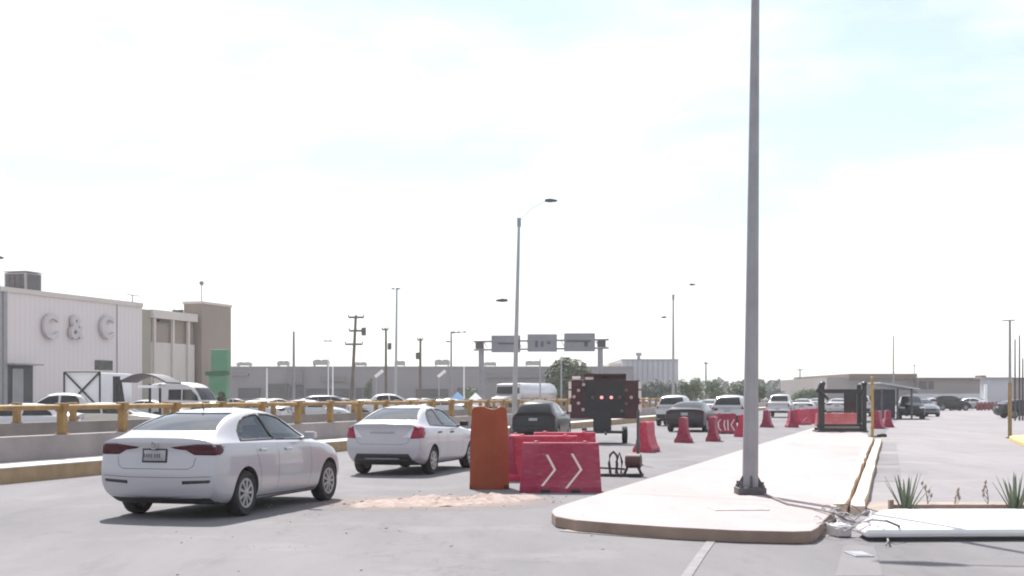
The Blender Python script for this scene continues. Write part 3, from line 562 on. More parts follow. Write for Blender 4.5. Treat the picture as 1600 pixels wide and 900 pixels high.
# ------------------------------------------------------------------ cars
def grid_panel(bvh, outline, axis, sgn, off, step=.06, ring=None):
    """a flat outline cut into a fine grid and laid onto the body; axis x: outline is (y,z), axis y: (x,z), axis z: (x,y)"""
    bm = bmesh.new()
    def P(p): return {'x': (0, p[0], p[1]), 'y': (p[0], 0, p[1]), 'z': (p[0], p[1], 0)}[axis]
    vo = [bm.verts.new(P(p)) for p in outline]
    if ring:
        vi = [bm.verts.new(P(p)) for p in ring]; n = len(vo)
        for i in range(n): bm.faces.new((vo[i], vo[(i+1) % n], vi[(i+1) % n], vi[i]))
    else: bm.faces.new(vo)
    ax = [i for i, a in enumerate('xyz') if a != axis]
    for i in ax:
        lo = min(v.co[i] for v in bm.verts); hi = max(v.co[i] for v in bm.verts); k = int((hi-lo)/step)+1
        for j in range(1, k):
            nn = [0, 0, 0]; nn[i] = 1; pp = [0, 0, 0]; pp[i] = lo+(hi-lo)*j/k
            bmesh.ops.bisect_plane(bm, geom=bm.verts[:]+bm.edges[:]+bm.faces[:], plane_co=pp, plane_no=nn)
    ai = 'xyz'.index(axis); d = Vector((0, 0, 0)); d[ai] = -sgn; dead = []
    for v in bm.verts:
        o = v.co.copy(); o[ai] = sgn*9; loc, nor, _, _ = bvh.ray_cast(o, d)
        if loc is None: dead.append(v); continue
        if nor.dot(d) > 0: nor = -nor
        v.co = loc+nor*off
    bmesh.ops.delete(bm, geom=dead, context='VERTS')
    bm.normal_update()
    for f in bm.faces:
        if f.normal[ai]*sgn < 0: f.normal_flip()
    me = bpy.data.meshes.new('panel'); bm.to_mesh(me); bm.free(); return me
def panel(bvh, name, outline, axis, sgn, off, m, parent, solid=0, step=.06, ring=None):
    o = link(name, grid_panel(bvh, outline, axis, sgn, off, step, ring), m, parent, True)
    if solid: s_ = o.modifiers.new('solid', 'SOLIDIFY'); s_.thickness = solid; s_.offset = -1
    return o
def lerp_tab(tab, v):
    if v <= tab[0][0]: return tab[0][1]
    for (a, x), (c, y) in zip(tab, tab[1:]):
        if v <= c: return x+(y-x)*(v-a)/(c-a)
    return tab[-1][1]
def car_mesh(spec, lev, cuts=True):
    st_ = spec['st']; bm = bmesh.new(); rings = []; Lc = st_[-1][0]
    for (x, zb, hw, zs, zr, wr, zt) in st_:
        half = [(0, zb), (hw*.80, zb), (hw*.955, zb+.07), (hw, zb+(zs-zb)*.42), (hw*.99, zs-.11), (hw*.955, zs-.012), (hw*.90, zs+.022), (wr, zr), (wr*.62, zr*.22+zt*.78), (0, zt)]
        full = [(-y, z) for y, z in half[1:-1]][::-1]
        rings.append([bm.verts.new((x, y, z)) for y, z in half+full])
    n = len(rings[0]); hn = 10
    for q, t in zip(rings, rings[1:]):
        for k in range(n): bm.faces.new((q[k], q[(k+1) % n], t[(k+1) % n], t[k]))
    for rg, rev in ((rings[0], True), (rings[-1], False)):
        cols = 4; rows = []
        for i in range(1, hn-1):
            a, c = rg[n-i].co, rg[i].co; rows.append([rg[n-i]]+[bm.verts.new(a.lerp(c, j/cols)) for j in range(1, cols)]+[rg[i]])
        for p, q in zip(rows, rows[1:]):
            for j in range(cols): bm.faces.new((p[j], p[j+1], q[j+1], q[j]) if not rev else (p[j+1], p[j], q[j], q[j+1]))
        for row, ctr in ((rows[0], rg[0]), (rows[-1], rg[hn-1])):
            bm.faces.new((ctr, *row[::-1])) if True else None
    bmesh.ops.recalc_face_normals(bm, faces=bm.faces)
    rt, ft = spec.get('rear'), spec.get('front')
    for v in bm.verts:
        x = v.co.x; hw = spec['hw']; yy = abs(v.co.y)/hw
        if x < .9: wt = (1-x/.9)**1.5; v.co.x += wt*(lerp_tab(rt, v.co.z)+spec.get('round_', .15)*yy**3)
        if x > Lc-.9: wt = (1-(Lc-x)/.9)**1.5; v.co.x -= wt*(lerp_tab(ft, v.co.z)+.34*yy**2.4)
    cl = bm.edges.layers.float.get('crease_edge') or bm.edges.layers.float.new('crease_edge')
    for q, t in zip(rings, rings[1:]):
        for k, cr in ((5, .55), (n-5, .55), (7, .45), (n-7, .45), (1, .4), (n-1, .4), (4, .25), (n-4, .25)):
            e = bm.edges.get((q[k], t[k]))
            if e: e[cl] = cr
    for k in range(n):
        e = bm.edges.get((rings[0][k], rings[0][(k+1) % n]))
        if e: e[cl] = .9 if 6 <= k <= n-7 else .62
    me = bpy.data.meshes.new('carbase'); bm.to_mesh(me); bm.free()
    o = bpy.data.objects.new('tmp', me); C.objects.link(o); m = o.modifiers.new('s', 'SUBSURF'); m.levels = lev; m.render_levels = lev
    dg = bpy.context.evaluated_depsgraph_get(); base = bpy.data.meshes.new_from_object(o.evaluated_get(dg))
    bmb = bmesh.new(); bmb.from_mesh(base); bvh = BVHTree.FromBMesh(bmb); bmb.free()
    o.modifiers.clear(); o.data = base; cutters = []
    def cutter(mb, mats_i):
        bmesh.ops.recalc_face_normals(mb.bm, faces=mb.bm.faces)
        mm = bpy.data.meshes.new('cut'); mb.bm.to_mesh(mm); mb.bm.free(); c = bpy.data.objects.new('cut', mm); C.objects.link(c); cutters.append(c)
        bo = o.modifiers.new('b', 'BOOLEAN'); bo.operation = 'DIFFERENCE'; bo.solver = 'EXACT'; bo.object = c
    ar = spec['ar']; hw = spec['hw']
    for ax in spec['axles']:
        for s_ in (-1, 1):
            mb = MB(); mb.tube((ax, s_*(hw-.27), spec['wr']+.005), (ax, s_*(hw+.3), spec['wr']+.005), ar, n=40); cutter(mb, 1)
    if cuts:
        cv = spec['cavity']; y0, y1 = spec['cy']
        zlo = min(p[1] for p in cv); zhi = max(p[1] for p in cv); mb = MB()
        f = lambda z: y0+(y1-y0)*(z-zlo)/(zhi-zlo)
        mb.loft([[(x, f(z)*s_, z) for x, z in cv] for s_ in (-1, 1)]); cutter(mb, 2)
        for wn in spec['side']:
            for s_ in (-1, 1): mb = MB(); mb.prism([(x, z) for x, z in wn], .40, 1.3, Matrix.Rotation(math.pi/2, 4, 'X') if s_ < 0 else Matrix.Rotation(math.pi/2, 4, 'X') @ Matrix.Diagonal((1, 1, -1, 1))); cutter(mb, 2)
        for key, s_ in (('rearw', -1), ('windw', 1)):
            x0, x1 = spec[key+'_x']; mb = MB(); mb.loft([[(x, y, z) for y, z in spec[key]] for x in (x0, x1)]); cutter(mb, 2)
    dg = bpy.context.evaluated_depsgraph_get(); fin = bpy.data.meshes.new_from_object(o.evaluated_get(dg))
    for c in cutters: bpy.data.objects.remove(c)
    bpy.data.objects.remove(o)
    # paint by location: wheel housings and cabin are dark
    for p in fin.polygons:
        loc, nor, idx, d = bvh.find_nearest(p.center); p.material_index = 1 if d > .012 else 0
        p.use_smooth = d <= .012
    # the underside is black
    for p in fin.polygons:
        if p.normal.z < -.85 and p.center.z < .45: p.material_index = 1
    fin.set_sharp_from_angle(angle=rad(40))
    return fin, bvh
WHEELS = {}
def wheel_meshes(r, wd, style):
    k = (round(r, 3), style)
    if k in WHEELS: return WHEELS[k]
    h = wd/2; b = MB(); M = Matrix.Rotation(math.pi/2, 4, 'X'); q = r*.64
    b.lathe([(q, -h*.8), (r*.9, -h), (r*.975, -h*.8), (r, -h*.45), (r, h*.45), (r*.975, h*.8), (r*.9, h), (q, h*.8)], 40, M); me1 = bpy.data.meshes.new('tyre')
    bmesh.ops.recalc_face_normals(b.bm, faces=b.bm.faces); b.bm.to_mesh(me1); b.bm.free(); me1.materials.append(TYRE)
    b = MB()
    for s_ in (-1, 1):
        z = s_*h
        b.lathe([(q*1.03, z*.80), (q*1.0, z*.92), (q*.9, z*.90), (q*.86, z*.82)], 40, M, 0, False)
        b.lathe([(q*.9, z*.62), (.01, z*.62)], 40, M, 1, False)
        b.lathe([(q*.28, z*.70), (q*.27, z*.92), (q*.16, z*.98), (.005, z*.98)], 20, M, 0, False)
        n = style
        for i in range(n):
            a = i*2*math.pi/n; wv_ = q*.30 if n < 8 else q*.19
            MM = M @ Matrix.Translation((0, 0, z*.82)) @ Matrix.Rotation(a, 4, 'Z')
            b.loft([[MM @ Vector((q*.2, -wv_*.38, -s_*.0)), MM @ Vector((q*.2, wv_*.38, 0)), MM @ Vector((q*.2, wv_*.3, z*.12)), MM @ Vector((q*.2, -wv_*.3, z*.12))],
                    [MM @ Vector((q*.9, -wv_*.62, 0)), MM @ Vector((q*.9, wv_*.62, 0)), MM @ Vector((q*.9, wv_*.5, z*.08)), MM @ Vector((q*.9, -wv_*.5, z*.08))]])
    me2 = bpy.data.meshes.new('rim'); bmesh.ops.recalc_face_normals(b.bm, faces=b.bm.faces); b.bm.to_mesh(me2); b.bm.free(); me2.materials.append(RIM); me2.materials.append(mat('hubcap_backing_grey', (.11, .11, .115), .5, var=.1))  # second material: plain darker grey for the disc behind the spokes
    for m in (me1, me2):
        for p in m.polygons: p.use_smooth = True
        m.set_sharp_from_angle(angle=rad(40))
    WHEELS[k] = (me1, me2); return WHEELS[k]
def mirror_x(o): return [(-a, c) for a, c in o][::-1]
def inset(poly, d):
    cx = sum(p[0] for p in poly)/len(poly); cz = sum(p[1] for p in poly)/len(poly)
    outp = []
    n = len(poly)
    for i in range(n):
        a, p, c = Vector(poly[i-1]), Vector(poly[i]), Vector(poly[(i+1) % n]); e1 = (p-a).normalized(); e2 = (c-p).normalized()
        n1 = Vector((-e1.y, e1.x)); n2 = Vector((-e2.y, e2.x)); m = (n1+n2)
        m = m/max(.4, m.length_squared/2) if m.length > 1e-3 else n1
        if (Vector((cx, cz))-p).dot(n1) < 0 and False: m = -m
        outp.append(p+m*d)
    ar_ = sum(poly[i-1][0]*poly[i][1]-poly[i][0]*poly[i-1][1] for i in range(n))
    if ar_ < 0 and d != 0: return [tuple(2*Vector(poly[i])-q) for i, q in enumerate(outp)]
    return [tuple(q) for q in outp]
def make_car(name, spec, paint, label, cat, near, group=None, style=9):
    root = thing(name, label, cat, group=group)
    body, bvh = car_mesh(spec, 3 if near else 2, near); Lc = spec['st'][-1][0]; cx = Lc/2
    body.name = 'body'; ob = link('body', body, [paint, CABIN if near else BLKPL], root); T = Matrix.Translation((-cx, 0, 0)); parts = [ob]
    def pn(nm, *a, **k): o = panel(bvh, nm, *a, **k); parts.append(o); return o
    gl = GLS if near else DGLASS; of = -.006 if near else .006
    for wn in spec['side']:
        for s_ in (-1, 1):
            g = pn('side_window', inset(wn, -.015 if near else 0), 'y', s_, of, gl, root)
            if near: parts.append(panel(bvh, 'window_trim', inset(wn, -.022), 'y', s_, .003, BLKPL, g, .004, .05, inset(wn, .006)))
    gw = pn('rear_window', inset(spec['rearw'], -.02 if near else 0), 'x', -1, of, GLSD if near else DGLASS, root)
    pn('windscreen', inset(spec['windw'], -.02 if near else 0), 'x', 1, of, gl, root)
    if near and spec.get('bpillar'):
        for s_ in (-1, 1): pn('pillar', spec['bpillar'], 'y', s_, .004, BLKPL, root, solid=.006)
    for (nm, poly, axis, sg, m, off) in spec['lamps']:
        for s_ in (1, -1):
            q = poly if s_ > 0 else mirror_x(poly)
            if axis == 'x': pn(nm, q, 'x', sg, off, m, root, solid=.012, step=.04)
    for (nm, poly, m) in spec.get('sidelamps', []):
        for s_ in (1, -1): pn(nm, poly, 'y', s_, .0065, m, root, solid=.012, step=.03)
    for (nm, poly, axis, sg, m, off) in spec['trim']: pn(nm, poly, axis, sg, off, m, root, solid=.008, step=.05)
    if near:
        for (nm, line, wd) in spec['seams']:        # shut lines as thin dark strips
            for s_ in (-1, 1):
                a = [Vector(p) for p in line]; lft, rgt = [], []
                for i, p in enumerate(a):
                    d = (a[min(i+1, len(a)-1)]-a[max(i-1, 0)]).normalized(); nn = Vector((-d.y, d.x))*wd/2; lft.append(tuple(p+nn)); rgt.append(tuple(p-nn))
                pn(nm, lft+rgt[::-1], 'y', s_, .0012, BLKPL, root, step=.08)
        for line in spec.get('rearlines', []):
            lft, rgt = [], []; a = [Vector(p) for p in line]
            for i, p in enumerate(a):
                d = (a[min(i+1, len(a)-1)]-a[max(i-1, 0)]).normalized(); nn = Vector((-d.y, d.x))*.0035; lft.append(tuple(p+nn)); rgt.append(tuple(p-nn))
            pn('shut_line', lft+rgt[::-1], 'x', -1, .0012, CABIN, root, step=.06)
        for (x, z) in spec['handles']:
            for s_ in (-1, 1): pn('door_handle', [(x-.10, z-.014), (x+.10, z-.014), (x+.10, z+.016), (x-.10, z+.016)], 'y', s_, .022, spec.get('handlem', paint), root, solid=.018)
    wr = spec['wr']; m1, m2 = wheel_meshes(wr, .215, style)
    for ax in spec['axles']:
        for s_ in (-1, 1):
            wo = bpy.data.objects.new('wheel', m1); C.objects.link(wo); wo.parent = root; wo.location = (ax-cx, s_*(spec['hw']-.125), wr)
            ro = bpy.data.objects.new('rim', m2); C.objects.link(ro); ro.parent = wo
    for s_ in (-1, 1):
        mx_, mz_ = spec['mirror']; b = MB(); y = s_*(spec['hw']+.07)
        b.loft([[(mx_-.05, y-.09, mz_-.05), (mx_-.05, y+.10, mz_-.04), (mx_-.05, y+.10, mz_+.07), (mx_-.05, y-.09, mz_+.07)], [(mx_+.06, y-.09, mz_-.035), (mx_+.08, y+.06, mz_-.03), (mx_+.08, y+.06, mz_+.05), (mx_+.06, y-.09, mz_+.055)]])
        b.box((mx_+.01, s_*(spec['hw']-.03), mz_-.03), (.07, .16, .04)); mo = b.build('mirror', spec.get('mirrorm', paint), root, bevel=.034); parts.append(mo)
    if near:
        zs = spec['seatz']
        for xs in spec['seats']:
            for ys in (-.36, .36):
                b = MB(); M = Matrix.Translation((xs, ys, zs)) @ Matrix.Rotation(rad(-14), 4, 'Y')
                b.loft([[M @ Vector((x, y, z)) for x, y in ((-.07, -.24), (.07, -.24), (.07, .24), (-.07, .24))] for z in (-.35, .05)])
                b.loft([[M @ Vector((x, y, z)) for x, y in ((-.05, -.13), (.05, -.13), (.05, .13), (-.05, .13))] for z in (.09, .27)])
                b.tube(M @ Vector((0, -.05, .04)), M @ Vector((0, -.05, .12)), .012, n=6); b.tube(M @ Vector((0, .05, .04)), M @ Vector((0, .05, .12)), .012, n=6)
                parts.append(b.build('seat', CABIN, root, bevel=.03))
    for o in parts: o.data.transform(T)
    return root
def plate_trim(y0, y1, z0, z1): return [(y0, z0), (y1, z0), (y1, z1), (y0, z1)]
# station: x, bottom, half width, shoulder z, roof rail z, rail half width, centre z
SEDAN_A = dict(hw=.94, wr=.325, ar=.375, axles=(.97, 3.82), cy=(.72, .52), round_=.13,
    st=[(0, .30, .90, .99, 1.045, .68, 1.07), (.18, .21, .93, 1.0, 1.065, .71, 1.10), (.34, .19, .94, 1.005, 1.085, .71, 1.125), (.66, .18, .94, 1.0, 1.21, .66, 1.255), (1.18, .18, .94, .99, 1.345, .61, 1.405), (1.95, .18, .94, .975, 1.385, .60, 1.46), (2.55, .18, .94, .96, 1.34, .60, 1.42), (2.97, .18, .94, .945, 1.15, .65, 1.22), (3.42, .18, .94, .925, .965, .71, 1.035), (4.1, .19, .93, .85, .89, .68, .95), (4.5, .22, .90, .74, .78, .62, .83), (4.70, .30, .80, .60, .64, .54, .67)],
    rear=[(.2, .20), (.34, .07), (.50, .0), (.72, .0), (.80, .05), (.98, .09), (1.05, .03), (1.15, .1)], front=[(.2, .14), (.4, .0), (.65, .02), (.9, .2)],
    side=[[(.90, 1.02), (1.0, 1.14), (1.20, 1.25), (1.48, 1.322), (1.84, 1.345), (1.91, 1.015)], [(1.98, 1.012), (1.92, 1.347), (2.24, 1.335), (2.52, 1.29), (2.83, 1.15), (3.10, 1.0), (3.03, .985)]],
    bpillar=[(1.905, 1.01), (1.835, 1.35), (1.925, 1.352), (1.985, 1.01)],
    rearw=[(-.66, 1.15), (.66, 1.15), (.57, 1.27), (.48, 1.375), (-.48, 1.375), (-.57, 1.27)], rearw_x=(-.1, 1.5),
    windw=[(.68, 1.06), (-.68, 1.06), (-.60, 1.22), (-.51, 1.36), (.51, 1.36), (.60, 1.22)], windw_x=(5, 2.4),
    cavity=[(.66, .985), (1.3, 1.335), (1.93, 1.365), (2.48, 1.33), (3.2, .985)],
    lamps=[('tail_light', [(.24, .945), (.30, .925), (.46, .905), (.58, .845), (.90, .84), (.905, .98), (.62, .985), (.40, .962)], 'x', -1, TAIL, .004), ('headlight', [(.50, .66), (.85, .68), (.85, .76), (.5, .73)], 'x', 1, LENS, .004),
           ('reflector', [(.42, .47), (.80, .49), (.81, .525), (.42, .512)], 'x', -1, BLKPL, .004)],
    sidelamps=[('tail_light', [(.155, .842), (.26, .86), (.31, .90), (.27, .975), (.155, .981)], TAIL)],
    trim=[('plate_frame', plate_trim(-.19, .19, .745, .925), 'x', -1, BLKPL, .006), ('license_plate', plate_trim(-.165, .165, .765, .905), 'x', -1, PLATE, .012), ('grille', plate_trim(-.5, .5, .5, .62), 'x', 1, BLKPL, .004)],
    seams=[('shut_line', [(1.95, .98), (1.98, .6), (1.96, .27)], .008), ('shut_line', [(3.08, .96), (3.12, .6), (3.04, .27)], .008), ('shut_line', [(1.22, 1.0), (1.32, .8), (1.39, .6), (1.42, .30)], .008), ('sill_line', [(1.40, .255), (2.2, .25), (3.36, .25)], .012)],
    handles=((1.45, .87), (2.28, .855)), mirror=(2.90, 1.02), seats=(1.38, 2.25), seatz=.98)
SEDAN_B = dict(hw=.89, wr=.305, ar=.352, axles=(.92, 3.58), cy=(.69, .50), round_=.14,
    st=[(0, .34, .84, 1.02, 1.08, .66, 1.105), (.16, .24, .87, 1.03, 1.095, .68, 1.13), (.36, .21, .89, 1.03, 1.11, .67, 1.15), (.68, .2, .89, 1.02, 1.25, .62, 1.29), (1.18, .2, .89, 1.01, 1.40, .56, 1.45), (1.8, .2, .89, .99, 1.435, .555, 1.51), (2.38, .2, .89, .975, 1.39, .56, 1.46), (2.83, .2, .89, .96, 1.18, .62, 1.25), (3.22, .2, .89, .94, .985, .68, 1.06), (3.9, .2, .88, .87, .91, .65, .98), (4.27, .23, .85, .77, .81, .59, .86), (4.46, .3, .77, .63, .67, .5, .70)],
    rear=[(.2, .16), (.36, .05), (.50, .0), (.68, .01), (.76, .05), (.98, .08), (1.09, .05), (1.2, .1)], front=[(.2, .14), (.4, .0), (.65, .02), (.9, .2)],
    side=[[(.88, 1.075), (.94, 1.17), (1.10, 1.30), (1.32, 1.38), (1.68, 1.395), (1.77, 1.035)], [(1.85, 1.03), (1.79, 1.398), (2.09, 1.385), (2.36, 1.34), (2.70, 1.17), (2.94, 1.01), (2.86, .995)]],
    bpillar=None,
    rearw=[(-.62, 1.18), (.62, 1.18), (.52, 1.31), (.43, 1.42), (-.43, 1.42), (-.52, 1.31)], rearw_x=(-.1, 1.42),
    windw=[(.65, 1.09), (-.65, 1.09), (-.57, 1.26), (-.48, 1.40), (.48, 1.40), (.57, 1.26)], windw_x=(5, 2.22),
    cavity=[(.66, 1.01), (1.3, 1.38), (1.8, 1.41), (2.33, 1.37), (3.0, 1.0)],
    lamps=[('tail_light', [(.615, .79), (.86, .80), (.865, 1.04), (.69, 1.045)], 'x', -1, TAILR, .005), ('reverse_lamp', [(.44, .79), (.605, .79), (.68, 1.0), (.655, 1.01)], 'x', -1, LENS, .005), ('headlight', [(.45, .68), (.8, .70), (.8, .80), (.5, .76)], 'x', 1, LENS, .004)],
    sidelamps=[('tail_light', [(.18, .81), (.24, .83), (.36, 1.0), (.34, 1.03), (.18, 1.038)], TAILR)],
    trim=[('garnish', [(-.28, .90), (.28, .90), (.26, .955), (-.26, .955)], 'x', -1, mat('pale_grey_plastic', (.36, .35, .37), .5, var=.1, scale=5), .006), ('lower_bumper', [(-.66, .345), (.66, .345), (.58, .47), (-.58, .47)], 'x', -1, BLKPL, .004), ('grille', plate_trim(-.45, .45, .52, .66), 'x', 1, BLKPL, .004)],
    seams=[('shut_line', [(1.81, 1.0), (1.83, .6), (1.81, .29)], .008), ('shut_line', [(2.92, .97), (2.95, .6), (2.87, .29)], .008), ('shut_line', [(1.05, 1.03), (1.15, .8), (1.27, .6), (1.33, .32)], .008)],
    handles=((1.30, .90), (2.14, .885)), handlem=BLKPL, mirror=(2.78, 1.05), mirrorm=BLKPL, seats=(1.25, 2.05), seatz=1.0)
HATCH = dict(SEDAN_B); HATCH.update(hw=.85, sidelamps=[], st=[(0, .34, .80, .98, 1.05, .62, 1.08), (.16, .26, .83, .99, 1.22, .60, 1.28), (.42, .22, .85, 1.0, 1.40, .55, 1.46), (.9, .2, .85, .99, 1.45, .54, 1.52), (1.5, .2, .85, .98, 1.46, .54, 1.54), (2.1, .2, .85, .97, 1.40, .55, 1.48), (2.6, .2, .85, .95, 1.16, .6, 1.24), (2.95, .2, .85, .93, .98, .66, 1.05), (3.45, .2, .84, .87, .91, .62, .98), (3.75, .23, .81, .76, .80, .56, .85), (3.9, .3, .74, .63, .67, .48, .70)], axles=(.66, 3.12),
    side=[[(.55, 1.05), (.62, 1.3), (.9, 1.4), (1.45, 1.42), (1.5, 1.02)], [(1.57, 1.02), (1.53, 1.42), (1.9, 1.39), (2.1, 1.34), (2.65, 1.0)]], rearw=[(-.6, 1.10), (.6, 1.10), (.5, 1.40), (-.5, 1.40)], windw=[(.6, 1.06), (-.6, 1.06), (-.48, 1.42), (.48, 1.42)], mirror=(2.5, 1.05),
    lamps=[('tail_light', [(.62, .86), (.84, .86), (.84, 1.1), (.66, 1.1)], 'x', -1, TAIL, .005), ('headlight', [(.45, .68), (.8, .70), (.8, .80), (.5, .76)], 'x', 1, LENS, .004)],
    trim=[('license_plate', plate_trim(-.16, .16, .78, .88), 'x', -1, PLATE, .012), ('bumper', [(-.78, .35), (.78, .35), (.78, .55), (-.78, .55)], 'x', -1, BLKPL, .006), ('grille', plate_trim(-.45, .45, .52, .66), 'x', 1, BLKPL, .004)])
SUV = dict(SEDAN_B); SUV.update(sidelamps=[], hw=.92, wr=.36, ar=.41, axles=(.85, 3.55), st=[(0, .42, .88, 1.08, 1.14, .70, 1.17), (.14, .32, .91, 1.09, 1.38, .68, 1.43), (.40, .28, .92, 1.09, 1.60, .64, 1.67), (.9, .26, .92, 1.08, 1.65, .63, 1.73), (1.9, .26, .92, 1.07, 1.66, .63, 1.75), (2.45, .26, .92, 1.06, 1.60, .64, 1.70), (2.95, .26, .92, 1.05, 1.34, .68, 1.42), (3.3, .26, .92, 1.04, 1.10, .74, 1.17), (3.95, .26, .91, .98, 1.03, .72, 1.09), (4.35, .3, .88, .86, .92, .66, .98), (4.55, .38, .82, .70, .75, .58, .80)],
    side=[[(.5, 1.14), (.56, 1.45), (.85, 1.58), (1.15, 1.59), (1.15, 1.12)], [(1.22, 1.12), (1.22, 1.6), (2.0, 1.6), (2.05, 1.11)], [(2.12, 1.11), (2.08, 1.6), (2.4, 1.55), (2.85, 1.3), (3.0, 1.1)]], rearw=[(-.68, 1.20), (.68, 1.20), (.58, 1.60), (-.58, 1.60)], windw=[(.68, 1.18), (-.68, 1.18), (-.56, 1.62), (.56, 1.62)], mirror=(2.85, 1.16),
    lamps=[('tail_light', [(.72, .98), (.96, .98), (.96, 1.28), (.76, 1.28)], 'x', -1, TAILR, .005), ('headlight', [(.5, .78), (.88, .80), (.88, .92), (.5, .88)], 'x', 1, LENS, .004)],
    trim=[('license_plate', plate_trim(-.17, .17, .85, .97), 'x', -1, PLATE, .012), ('bumper', [(-.85, .43), (.85, .43), (.85, .66), (-.85, .66)], 'x', -1, BLKPL, .006), ('grille', plate_trim(-.45, .45, .62, .84), 'x', 1, BLKPL, .004)])
PICK = dict(SUV); PICK.update(axles=(1.15, 4.35), wr=.38, ar=.44, st=[(0, .50, .90, 1.10, 1.14, .80, 1.15), (.3, .42, .92, 1.11, 1.15, .82, 1.16), (1.45, .38, .93, 1.11, 1.15, .82, 1.16), (1.62, .36, .93, 1.11, 1.50, .70, 1.55), (1.85, .34, .93, 1.11, 1.72, .66, 1.78), (2.5, .34, .93, 1.11, 1.76, .65, 1.84), (3.15, .34, .93, 1.10, 1.70, .66, 1.79), (3.6, .34, .93, 1.09, 1.42, .70, 1.5), (3.95, .34, .93, 1.08, 1.15, .77, 1.22), (4.6, .34, .92, 1.04, 1.09, .75, 1.15), (5.1, .36, .9, .94, 1.0, .70, 1.06), (5.3, .42, .85, .78, .83, .62, .88)],
    side=[[(1.85, 1.17), (1.9, 1.55), (2.05, 1.68), (2.6, 1.70), (2.65, 1.16)], [(2.73, 1.16), (2.7, 1.70), (3.1, 1.66), (3.5, 1.42), (3.75, 1.16)]], rearw=[(-.66, 1.24), (.66, 1.24), (.58, 1.68), (-.58, 1.68)], windw=[(.7, 1.24), (-.7, 1.24), (-.58, 1.70), (.58, 1.70)], mirror=(3.55, 1.24),
    lamps=[('tail_light', [(.78, .82), (.92, .82), (.92, 1.1), (.78, 1.1)], 'x', -1, TAILR, .005), ('headlight', [(.55, .80), (.9, .82), (.9, .96), (.55, .94)], 'x', 1, LENS, .004)],
    trim=[('license_plate', plate_trim(-.17, .17, .60, .71), 'x', -1, PLATE, .016), ('bumper', [(-.88, .50), (.88, .50), (.88, .70), (-.88, .70)], 'x', -1, CHROME, .008), ('grille', plate_trim(-.5, .5, .7, .92), 'x', 1, BLKPL, .004)])
VAN = dict(SUV); VAN.update(axles=(1.0, 4.3), st=[(0, .42, .92, 1.3, 2.3, .80, 2.36), (.15, .36, .95, 1.3, 2.46, .80, 2.54), (1.5, .34, .95, 1.3, 2.5, .80, 2.6), (3.2, .34, .95, 1.3, 2.5, .80, 2.6), (3.9, .34, .95, 1.25, 2.3, .80, 2.4), (4.4, .34, .95, 1.2, 1.75, .80, 1.85), (4.8, .34, .94, 1.12, 1.25, .78, 1.34), (5.15, .36, .92, .98, 1.06, .72, 1.12), (5.35, .42, .86, .8, .86, .62, .92)],
    side=[[(1.9, 1.4), (1.9, 2.1), (3.0, 2.1), (3.0, 1.4)], [(3.1, 1.4), (3.1, 2.1), (3.8, 2.1), (4.35, 1.65), (4.45, 1.35)]], rearw=[(-.7, 1.5), (.7, 1.5), (.66, 2.1), (-.66, 2.1)], windw=[(.74, 1.4), (-.74, 1.4), (-.70, 2.2), (.70, 2.2)], mirror=(4.25, 1.5))
def place(o, x, y, hd, z=0):
    o.location = gnd(x, y) if y else x; o.rotation_euler = (0, 0, hd)
HD = math.pi/2-AR
def zscale(sp, f):
    q = dict(sp); Z = lambda pl: [(a, c*f) for a, c in pl]
    q['st'] = [(x, zb, hw, zs*f, zr*f, wr, zt*f) for x, zb, hw, zs, zr, wr, zt in sp['st']]; q['side'] = [Z(w_) for w_ in sp['side']]
    for k_ in ('rearw', 'windw', 'cavity', 'bpillar', 'handles'): q[k_] = Z(sp[k_]) if sp.get(k_) else None
    q['lamps'] = [(l_[0], Z(l_[1]), *l_[2:]) for l_ in sp['lamps']]; q['trim'] = [(l_[0], Z(l_[1]), *l_[2:]) for l_ in sp['trim']]
    q['sidelamps'] = [(l_[0], Z(l_[1]), l_[2]) for l_ in sp['sidelamps']]; q['mirror'] = (sp['mirror'][0], sp['mirror'][1]*f); return q
SEDAN_N = zscale(SEDAN_A, 1.055)
SEDAN_N['rearlines'] = [[(-.60, .86), (-.57, .74), (-.50, .70), (.50, .70), (.57, .74), (.60, .86)], [(-.82, .60), (-.4, .585), (.4, .585), (.82, .60)]]
SEDAN_B['rearlines'] = [[(-.60, .80), (-.56, .70), (-.48, .67), (.48, .67), (.56, .70), (.60, .80)]]
CAR1 = make_car('sedan_car', SEDAN_N, WHITE, 'nearest white sedan with dark red wraparound tail lamps driving along the road', 'car', True, style=9)
CAR2 = make_car('sedan_car', SEDAN_B, WHITE, 'second white sedan with bright red upright tail lamps, left of the orange barrier', 'car', True, style=7)
def put_by_wheel(o, spec, x, y, hd):          # put the right rear tyre on photo point x, y
    p = gnd(x, y); cx = spec['st'][-1][0]/2; loc = Vector((spec['axles'][0]-cx, -(spec['hw']-.1), 0)); loc.rotate(Matrix.Rotation(hd, 3, 'Z')); o.location = p-loc; o.rotation_euler = (0, 0, hd)
put_by_wheel(CAR1, SEDAN_N, 378, 806, math.pi/2-rad(16.0)); put_by_wheel(CAR2, SEDAN_B, 673, 741, math.pi/2-rad(15.5))
